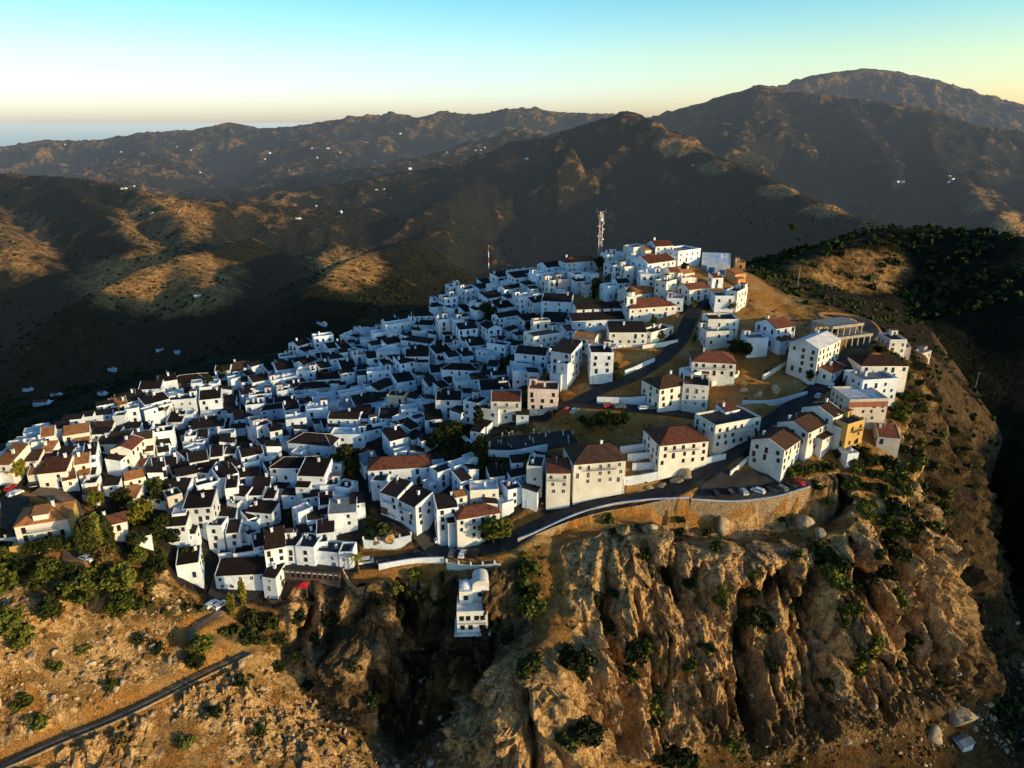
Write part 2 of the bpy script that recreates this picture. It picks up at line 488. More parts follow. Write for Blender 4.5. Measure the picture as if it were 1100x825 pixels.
plain('concrete', (.33, .29, .25), .9, .1, var=.35, scale=.8); plain('brick', (.32, .12, .07), .9, .1, var=.4, scale=3.0); plain('metal_white', (.75, .77, .8), .35, .5, var=.08)
plain('metal_blue', (.58, .66, .78), .35, .5, var=.1); plain('galvanised', (.45, .46, .47), .45, .5, .4); plain('red_paint', (.42, .05, .03), .5); plain('red_cloth', (.5, .02, .03), .8)
plain('cloth_blue', (.10, .16, .5), .9); plain('cloth_pink', (.55, .15, .2), .9)
for nm, c in (('car_white', (.78, .79, .8)), ('car_black', (.015, .015, .018)), ('car_red', (.42, .02, .02)), ('car_silver', (.42, .43, .45)), ('car_blue', (.03, .07, .22)), ('car_grey', (.12, .125, .13))):
    plain(nm, c, .25, .6, var=.05)
plain('tyre', (.015, .015, .015), .9, .1); plain('trunk_bark', (.09, .06, .04), .95, .05, var=.4, scale=3.0)
plain('stone_masonry', (.36, .25, .15), .95, .05, var=.5, scale=2.2)


def masonry(name, col, dark, sc):
    m, nt, b = new_mat(name)
    p = pos(nt)
    v = nt.nodes.new('ShaderNodeTexVoronoi'); v.feature = 'DISTANCE_TO_EDGE'; v.inputs['Scale'].default_value = sc; nt.links.new(p, v.inputs['Vector'])
    n1 = noise(nt, p, 1.1, 6)
    c = ramp(nt, n1, [(.3, dark), (.65, col)])
    c = mixc(nt, ramp(nt, v.outputs['Distance'], [(0, .75), (.1, 0.0)]), c, [x * .35 for x in dark])
    nt.links.new(c, b.inputs['Base Color']); bump(nt, b, v.outputs['Distance'], .7, .2)
    b.inputs['Specular IOR Level'].default_value = .05
    return m


masonry('stone_masonry', (.42, .30, .18), (.24, .16, .09), 1.1)


def leaf(name, cols):
    m, nt, b = new_mat(name)
    p = pos(nt); n1 = noise(nt, p, .7, 3); n2 = noise(nt, p, 4.0, 1)
    oi = nt.nodes.new('ShaderNodeObjectInfo')
    f = math_n(nt, 'ADD', math_n(nt, 'MULTIPLY', n1, .6), math_n(nt, 'ADD', math_n(nt, 'MULTIPLY', n2, .5), math_n(nt, 'MULTIPLY', oi.outputs['Random'], .3)))
    nt.links.new(ramp(nt, f, [(.4, cols[0]), (.7, cols[1]), (1.0, cols[2])]), b.inputs['Base Color'])
    b.inputs['Roughness'].default_value = .8; b.inputs['Specular IOR Level'].default_value = .08
    return m


leaf('leaf_dark', ((.010, .014, .005), (.03, .038, .010), (.075, .08, .018)))
leaf('leaf_green', ((.03, .038, .007), (.10, .11, .018), (.20, .185, .035)))
leaf('leaf_yellow', ((.07, .07, .012), (.17, .15, .02), (.28, .23, .035)))
leaf('leaf_dry', ((.05, .035, .012), (.12, .08, .025), (.20, .13, .04)))


def ground_mat():
    m, nt, b = new_mat('hill_ground')
    p = pos(nt)
    at_ = nt.nodes.new('ShaderNodeAttribute'); at_.attribute_name = 'mask'
    sep = nt.nodes.new('ShaderNodeSeparateColor'); nt.links.new(at_.outputs['Color'], sep.inputs[0]); crev_shade = at_.outputs['Alpha']
    rock, vill, veg = sep.outputs[0], sep.outputs[1], sep.outputs[2]
    mp = nt.nodes.new('ShaderNodeMapping'); mp.inputs['Scale'].default_value = (1, 1, .35); nt.links.new(p, mp.inputs['Vector'])
    n_big = noise(nt, mp.outputs[0], .09, 5, .6); n_mid = noise(nt, mp.outputs[0], .5, 6, .65); n_fine = noise(nt, p, 2.4, 5, .65)
    v1 = nt.nodes.new('ShaderNodeTexVoronoi'); v1.feature = 'DISTANCE_TO_EDGE'; v1.inputs['Scale'].default_value = .42; v1.inputs['Randomness'].default_value = 1.0
    warp = nt.nodes.new('ShaderNodeVectorMath'); warp.operation = 'ADD'
    nz = nt.nodes.new('ShaderNodeTexNoise'); nz.inputs['Scale'].default_value = .6; nz.inputs['Detail'].default_value = 4; nt.links.new(p, nz.inputs['Vector'])
    sc = nt.nodes.new('ShaderNodeVectorMath'); sc.operation = 'SCALE'; sc.inputs['Scale'].default_value = 2.2; nt.links.new(nz.outputs['Color'], sc.inputs[0])
    nt.links.new(mp.outputs[0], warp.inputs[0]); nt.links.new(sc.outputs[0], warp.inputs[1]); nt.links.new(warp.outputs[0], v1.inputs['Vector'])
    crack = ramp(nt, v1.outputs['Distance'], [(0.0, 1.0), (.05, 0.0)])
    rockc = ramp(nt, n_mid, [(.30, (.07, .045, .028)), (.41, (.42, .225, .08)), (.53, (.82, .48, .19)), (.73, (.95, .65, .32))])
    rockc = mixc(nt, ramp(nt, n_big, [(.36, .55), (.54, 0.0)]), rockc, (.36, .20, .07))
    rockc = mixc(nt, ramp(nt, noise(nt, mp.outputs[0], .22, 5, .7), [(.52, 0.0), (.68, .75)]), rockc, (.16, .145, .13))
    rockc = mixc(nt, math_n(nt, 'MULTIPLY', crack, .35), rockc, (.05, .035, .025))
    rg = nt.nodes.new('ShaderNodeTexNoise'); rg.noise_type = 'RIDGED_MULTIFRACTAL'; rg.inputs['Scale'].default_value = .33; rg.inputs['Detail'].default_value = 7; rg.inputs['Roughness'].default_value = .6; rg.inputs['Gain'].default_value = 2.2
    nt.links.new(warp.outputs[0], rg.inputs['Vector'])
    n_grit = noise(nt, p, 1.5, 9, .72)
    rockc = mixc(nt, ramp(nt, n_grit, [(.36, .75), (.5, 0.0)]), rockc, (.10, .065, .04))
    rockc = mixc(nt, ramp(nt, n_grit, [(.55, 0.0), (.70, .6)]), rockc, (.95, .68, .36))
    rockc = mixc(nt, ramp(nt, rg.outputs[0], [(.42, .85), (.16, .0)]) if False else ramp(nt, rg.outputs[0], [(.62, 0.0), (.95, .7)]), rockc, (.045, .03, .02))
    dirt = ramp(nt, n_fine, [(.3, (.20, .08, .022)), (.5, (.46, .205, .05)), (.72, (.62, .32, .10))])
    dirt = mixc(nt, ramp(nt, n_big, [(.45, 0.0), (.65, .7)]), dirt, (.55, .36, .15))
    scrub = ramp(nt, n_fine, [(.35, (.012, .014, .006)), (.6, (.04, .042, .016)), (.8, (.09, .075, .03))])
    spots = noise(nt, p, .33, 5, .7)
    fveg = math_n(nt, 'MULTIPLY', ramp(nt, spots, [(.44, 0.0), (.54, 1.0)]), veg)
    deep = ramp(nt, veg, [(.6, 0.0), (.95, 1.0)])
    dirt = mixc(nt, fveg, dirt, scrub)
    dirt = mixc(nt, math_n(nt, 'MULTIPLY', deep, .82), dirt, scrub)
    pav = ramp(nt, n_mid, [(.3, (.022, .019, .018)), (.6, (.05, .042, .036)), (.8, (.09, .07, .05))])
    c = mixc(nt, ramp(nt, math_n(nt, 'ADD', rock, math_n(nt, 'MULTIPLY', math_n(nt, 'SUBTRACT', n_mid, .5), .9)), [(.38, 0.0), (.55, 1.0)]), dirt, rockc)
    rockveg = math_n(nt, 'MULTIPLY', ramp(nt, noise(nt, p, .16, 5, .7), [(.56, 0.0), (.62, .85)]), veg)
    c = mixc(nt, rockveg, c, scrub)
    c = mixc(nt, math_n(nt, 'MULTIPLY', crev_shade, .9), c, (.014, .011, .008))  # painted shade mixed over the ground colour
    c = mixc(nt, vill, c, pav)
    nt.links.new(c, b.inputs['Base Color'])
    hgt = math_n(nt, 'ADD', math_n(nt, 'MULTIPLY', n_mid, 1.0), math_n(nt, 'ADD', math_n(nt, 'MULTIPLY', n_fine, .35), math_n(nt, 'ADD', math_n(nt, 'MULTIPLY', crack, -.15), math_n(nt, 'MULTIPLY', n_grit, .55))))
    bump(nt, b, hgt, 1.0, 1.6)
    b.inputs['Specular IOR Level'].default_value = .05
    return m


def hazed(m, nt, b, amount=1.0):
    """aerial haze painted on the surface as a glow that grows with distance"""
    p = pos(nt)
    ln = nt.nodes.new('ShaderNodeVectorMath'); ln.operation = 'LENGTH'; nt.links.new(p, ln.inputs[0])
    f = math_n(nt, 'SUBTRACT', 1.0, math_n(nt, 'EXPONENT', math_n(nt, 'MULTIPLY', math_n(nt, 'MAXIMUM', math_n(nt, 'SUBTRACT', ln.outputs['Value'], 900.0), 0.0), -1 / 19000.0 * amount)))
    e = nt.nodes.new('ShaderNodeEmission'); e.inputs[0].default_value = (.27, .31, .35, 1)  # haze painted as emission mixed into the hills
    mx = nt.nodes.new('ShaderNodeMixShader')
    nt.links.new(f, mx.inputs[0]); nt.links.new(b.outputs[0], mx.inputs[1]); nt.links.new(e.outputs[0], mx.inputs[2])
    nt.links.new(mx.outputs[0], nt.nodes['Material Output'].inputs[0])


def far_mat():
    m, nt, b = new_mat('hills_ground')
    p = pos(nt)
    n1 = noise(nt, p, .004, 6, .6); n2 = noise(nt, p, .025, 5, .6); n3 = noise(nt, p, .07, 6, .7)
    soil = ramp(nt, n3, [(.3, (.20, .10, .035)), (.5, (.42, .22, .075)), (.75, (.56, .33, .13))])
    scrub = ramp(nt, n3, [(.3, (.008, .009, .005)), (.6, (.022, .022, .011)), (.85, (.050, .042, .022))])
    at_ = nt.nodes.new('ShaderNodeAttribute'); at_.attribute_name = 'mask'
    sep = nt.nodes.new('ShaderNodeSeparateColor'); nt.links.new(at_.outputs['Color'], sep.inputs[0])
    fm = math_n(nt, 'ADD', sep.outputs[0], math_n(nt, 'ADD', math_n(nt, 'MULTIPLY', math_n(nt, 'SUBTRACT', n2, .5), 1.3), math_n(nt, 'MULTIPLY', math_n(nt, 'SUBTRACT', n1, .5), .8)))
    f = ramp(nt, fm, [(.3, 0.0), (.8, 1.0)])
    c = mixc(nt, f, scrub, soil)  # mask also paints sunlit patches as soil
    # orchard dots
    v = nt.nodes.new('ShaderNodeTexVoronoi'); v.inputs['Scale'].default_value = .11; v.inputs['Randomness'].default_value = .75; nt.links.new(p, v.inputs['Vector'])
    c = mixc(nt, math_n(nt, 'MULTIPLY', ramp(nt, v.outputs['Distance'], [(.25, .85), (.42, 0.0)]), ramp(nt, n1, [(.35, .3), (.6, 1.0)])), c, (.025, .026, .012))
    # terraces and tracks
    nt.links.new(c, b.inputs['Base Color'])
    bump(nt, b, math_n(nt, 'ADD', n2, math_n(nt, 'MULTIPLY', n3, .5)), 1.0, 22.0)
    b.inputs['Specular IOR Level'].default_value = .02
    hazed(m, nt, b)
    return m


def asphalt(name, a, c2, line=False):
    m, nt, b = new_mat(name)
    p = pos(nt)
    n1 = noise(nt, p, .35, 5); n2 = noise(nt, p, 6.0, 2)
    c = ramp(nt, n1, [(.3, a), (.7, c2)])
    c = mixc(nt, ramp(nt, n2, [(.4, .3), (.6, 0.0)]), c, [x * .6 for x in a])
    nt.links.new(c, b.inputs['Base Color']); b.inputs['Specular IOR Level'].default_value = .1
    bump(nt, b, n2, .2, .05)
    return m


ground_mat(); far_mat()
asphalt('asphalt', (.026, .025, .025), (.075, .066, .058)); asphalt('paving', (.11, .08, .055), (.20, .15, .10)); asphalt('earth_track', (.16, .12, .08), (.30, .23, .16))


def rock_mat():
    m, nt, b = new_mat('boulder_rock')
    p = pos(nt); n1 = noise(nt, p, .8, 6, .65); n2 = noise(nt, p, .15, 3)
    c = ramp(nt, n1, [(.3, (.13, .09, .055)), (.5, (.48, .34, .20)), (.75, (.74, .58, .38))])
    c = mixc(nt, ramp(nt, n2, [(.4, .6), (.6, 0.0)]), c, (.17, .14, .11))
    nt.links.new(c, b.inputs['Base Color']); bump(nt, b, n1, .8, .5); b.inputs['Specular IOR Level'].default_value = .05


rock_mat()


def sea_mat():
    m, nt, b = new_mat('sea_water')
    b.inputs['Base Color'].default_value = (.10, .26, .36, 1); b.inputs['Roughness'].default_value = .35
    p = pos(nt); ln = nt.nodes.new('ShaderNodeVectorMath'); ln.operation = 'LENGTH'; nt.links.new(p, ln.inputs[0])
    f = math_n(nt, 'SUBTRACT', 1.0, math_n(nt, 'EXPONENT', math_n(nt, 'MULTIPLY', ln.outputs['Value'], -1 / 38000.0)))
    e = nt.nodes.new('ShaderNodeEmission'); e.inputs[0].default_value = (.60, .68, .66, 1)  # horizon haze painted as a glow on the water
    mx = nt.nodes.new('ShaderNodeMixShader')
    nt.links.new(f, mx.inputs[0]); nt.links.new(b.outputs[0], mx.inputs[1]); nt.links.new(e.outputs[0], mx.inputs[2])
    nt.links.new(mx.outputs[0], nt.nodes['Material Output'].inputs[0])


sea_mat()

# ------------------------------------------------------------------ world and sun
w = bpy.data.worlds.new('World'); scene.world = w; w.use_nodes = True
nt = w.node_tree
bg = nt.nodes['Background']
sky = nt.nodes.new('ShaderNodeTexSky'); sky.sky_type = 'NISHITA'; sky.sun_disc = False
sky.sun_elevation = SUN_EL; sky.sun_rotation = SUN_AZ
sky.altitude = 700; sky.air_density = 1.0; sky.dust_density = 1.2; sky.ozone_density = 1.6
SKY_NODE = sky
tc = nt.nodes.new('ShaderNodeTexCoord'); sx = nt.nodes.new('ShaderNodeSeparateXYZ'); nt.links.new(tc.outputs['Generated'], sx.inputs[0])
gain = ramp(nt, math_n(nt, 'MAXIMUM', sx.outputs[2], 0.0), [(0.0, (.54, .56, .86)), (.03, (.54, .57, .80)), (.075, (.50, .56, .60)), (.14, (.30, .50, .55)), (.4, (.19, .33, .45)), (1.0, (.18, .31, .46))])
gm = nt.nodes.new('ShaderNodeVectorMath'); gm.operation = 'MULTIPLY'; nt.links.new(sky.outputs[0], gm.inputs[0]); nt.links.new(gain, gm.inputs[1])
warm = mixc(nt, ramp(nt, sx.outputs[0], [(.05, 0.0), (.75, 1.0)]), (1, 1, 1), mixc(nt, ramp(nt, sx.outputs[2], [(.02, 0.0), (.14, 1.0)]), (1.0, .95, .60), (1, 1, 1)))
gm2 = nt.nodes.new('ShaderNodeVectorMath'); gm2.operation = 'MULTIPLY'; nt.links.new(gm.outputs[0], gm2.inputs[0]); nt.links.new(warm, gm2.inputs[1]); gm = gm2
side = ramp(nt, math_n(nt, 'ADD', math_n(nt, 'MULTIPLY', sx.outputs[0], .8), .5), [(.05, (.78, .83, .86)), (.5, (.90, .94, .96)), (.95, (1.10, 1.04, .98))])
gm3 = nt.nodes.new('ShaderNodeVectorMath'); gm3.operation = 'MULTIPLY'; nt.links.new(gm.outputs[0], gm3.inputs[0]); nt.links.new(side, gm3.inputs[1]); gm = gm3
gs = nt.nodes.new('ShaderNodeVectorMath'); gs.operation = 'SCALE'; gs.inputs['Scale'].default_value = 3.9; nt.links.new(gm.outputs[0], gs.inputs[0])
nt.links.new(gs.outputs[0], bg.inputs[0]); bg.inputs[1].default_value = .15
sd = bpy.data.lights.new('sun', 'SUN'); sd.energy = 5.0; sd.angle = R(.53); sd.color = (1.0, .76, .41)
so = bpy.data.objects.new('sun', sd); COL.objects.link(so)
so.rotation_euler = Vector(-SUN).to_track_quat('-Z', 'Y').to_euler()
so.location = (300, 0, 300)
scene.view_settings.view_transform = 'Standard'; scene.view_settings.look = 'None'; scene.view_settings.exposure = 0; scene.view_settings.gamma = 1
scene.cycles.max_bounces = 5; scene.cycles.diffuse_bounces = 3; scene.cycles.glossy_bounces = 2


# ------------------------------------------------------------------ mesh helpers
class MB:
    def __init__(s): s.v = []; s.f = []; s.m = []

    def quad(s, p, m=0):
        i = len(s.v); s.v += [tuple(q) for q in p]; s.f.append(tuple(range(i, i + len(p)))); s.m.append(m)

    def box(s, x0, x1, y0, y1, z0, z1, m=0, rot=0.0, c=(0, 0)):
        i = len(s.v); ca, sa = math.cos(rot), math.sin(rot)
        for z in (z0, z1):
            for x, y in ((x0, y0), (x1, y0), (x1, y1), (x0, y1)):
                s.v.append((c[0] + x * ca - y * sa, c[1] + x * sa + y * ca, z))
        for f in ((0, 3, 2, 1), (4, 5, 6, 7), (0, 1, 5, 4), (1, 2, 6, 5), (2, 3, 7, 6), (3, 0, 4, 7)):
            s.f.append(tuple(i + k for k in f)); s.m.append(m)

    def tube(s, a, b, r0, r1=None, n=6, m=0):
        r1 = r0 if r1 is None else r1
        a = Vector(a); b = Vector(b); d = (b - a).normalized()
        u = d.orthogonal().normalized(); v = d.cross(u); i = len(s.v)
        for p, r in ((a, r0), (b, r1)):
            for k in range(n):
                t = 2 * PI * k / n; q = p + (u * math.cos(t) + v * math.sin(t)) * r; s.v.append(tuple(q))
        for k in range(n):
            j = (k + 1) % n; s.f.append((i + k, i + j, i + n + j, i + n + k)); s.m.append(m)
        s.f.append(tuple(i + n + k for k in range(n))); s.m.append(m)
        s.f.append(tuple(i + n - 1 - k for k in range(n))); s.m.append(m)

    def mesh(s, name, mats, smooth=False):
        me = bpy.data.meshes.new(name)
        me.from_pydata(s.v, [], s.f)
        for m in mats: me.materials.append(MATS[m])
        if len(mats) > 1: me.polygons.foreach_set('material_index', s.m)
        if smooth: me.polygons.foreach_set('use_smooth', [True] * len(s.f))
        me.update()
        return me


def link(name, me, parent=None, loc=None, rz=0.0):
    o = bpy.data.objects.new(name, me); COL.objects.link(o)
    if parent is not None: o.parent = parent
    if loc is not None: o.location = loc
    if rz: o.rotation_euler = (0, 0, rz)
    return o


def tag(o, label=None, cat=None, group=None, kind=None):
    if label: o['label'] = label
    if cat: o['category'] = cat
    if group: o['group'] = group
    if kind: o['kind'] = kind
    return o


def numpy_grid(name, X, Y, Z, mat, mask=None, smooth=True):
    ny, nx = X.shape
    me = bpy.data.meshes.new(name)
    co = np.stack([X, Y, Z], -1).reshape(-1, 3).astype(np.float32)
    i = np.arange(ny * nx).reshape(ny, nx)
    q = np.stack([i[:-1, :-1], i[:-1, 1:], i[1:, 1:], i[1:, :-1]], -1).reshape(-1, 4)
    me.vertices.add(len(co)); me.vertices.foreach_set('co', co.ravel())
    me.loops.add(q.size); me.loops.foreach_set('vertex_index', q.ravel().astype(np.int32))
    me.polygons.add(len(q)); me.polygons.foreach_set('loop_start', np.arange(0, q.size, 4, dtype=np.int32))
    try: me.polygons.foreach_set('loop_total', np.full(len(q), 4, dtype=np.int32))
    except Exception: pass
    me.update(calc_edges=True)
    me.polygons.foreach_set('use_smooth', np.full(len(q), smooth))
    if mask is not None:
        a = me.color_attributes.new('mask', 'FLOAT_COLOR', 'POINT')
        mk = mask.reshape(-1, mask.shape[-1]); mk = mk if mk.shape[1] == 4 else np.concatenate([mk, np.zeros((ny * nx, 1))], 1)
        a.data.foreach_set('color', mk.astype(np.float32).ravel())
    me.materials.append(MATS[mat])
    return link(name, me)


# ------------------------------------------------------------------ houses
TILES = {'A2': (0, 440, 6.875), 'A3': (100, 380, 6.875), 'A4': (140, 470, 6.875), 'A5': (0, 500, 5), 'B': (220, 320, 5), 'B2': (360, 330, 6.875), 'B3': (300, 400, 6.875),
         'C': (200, 460, 5), 'C2': (200, 560, 5.5), 'D': (400, 240, 5), 'D2': (500, 260, 6.875), 'E': (400, 390, 5), 'E2': (380, 500, 6.111), 'F': (600, 220, 5.5), 'G': (560, 350, 4.583), 'H': (760, 330, 4.583), 'X': (0, 0, 1)}
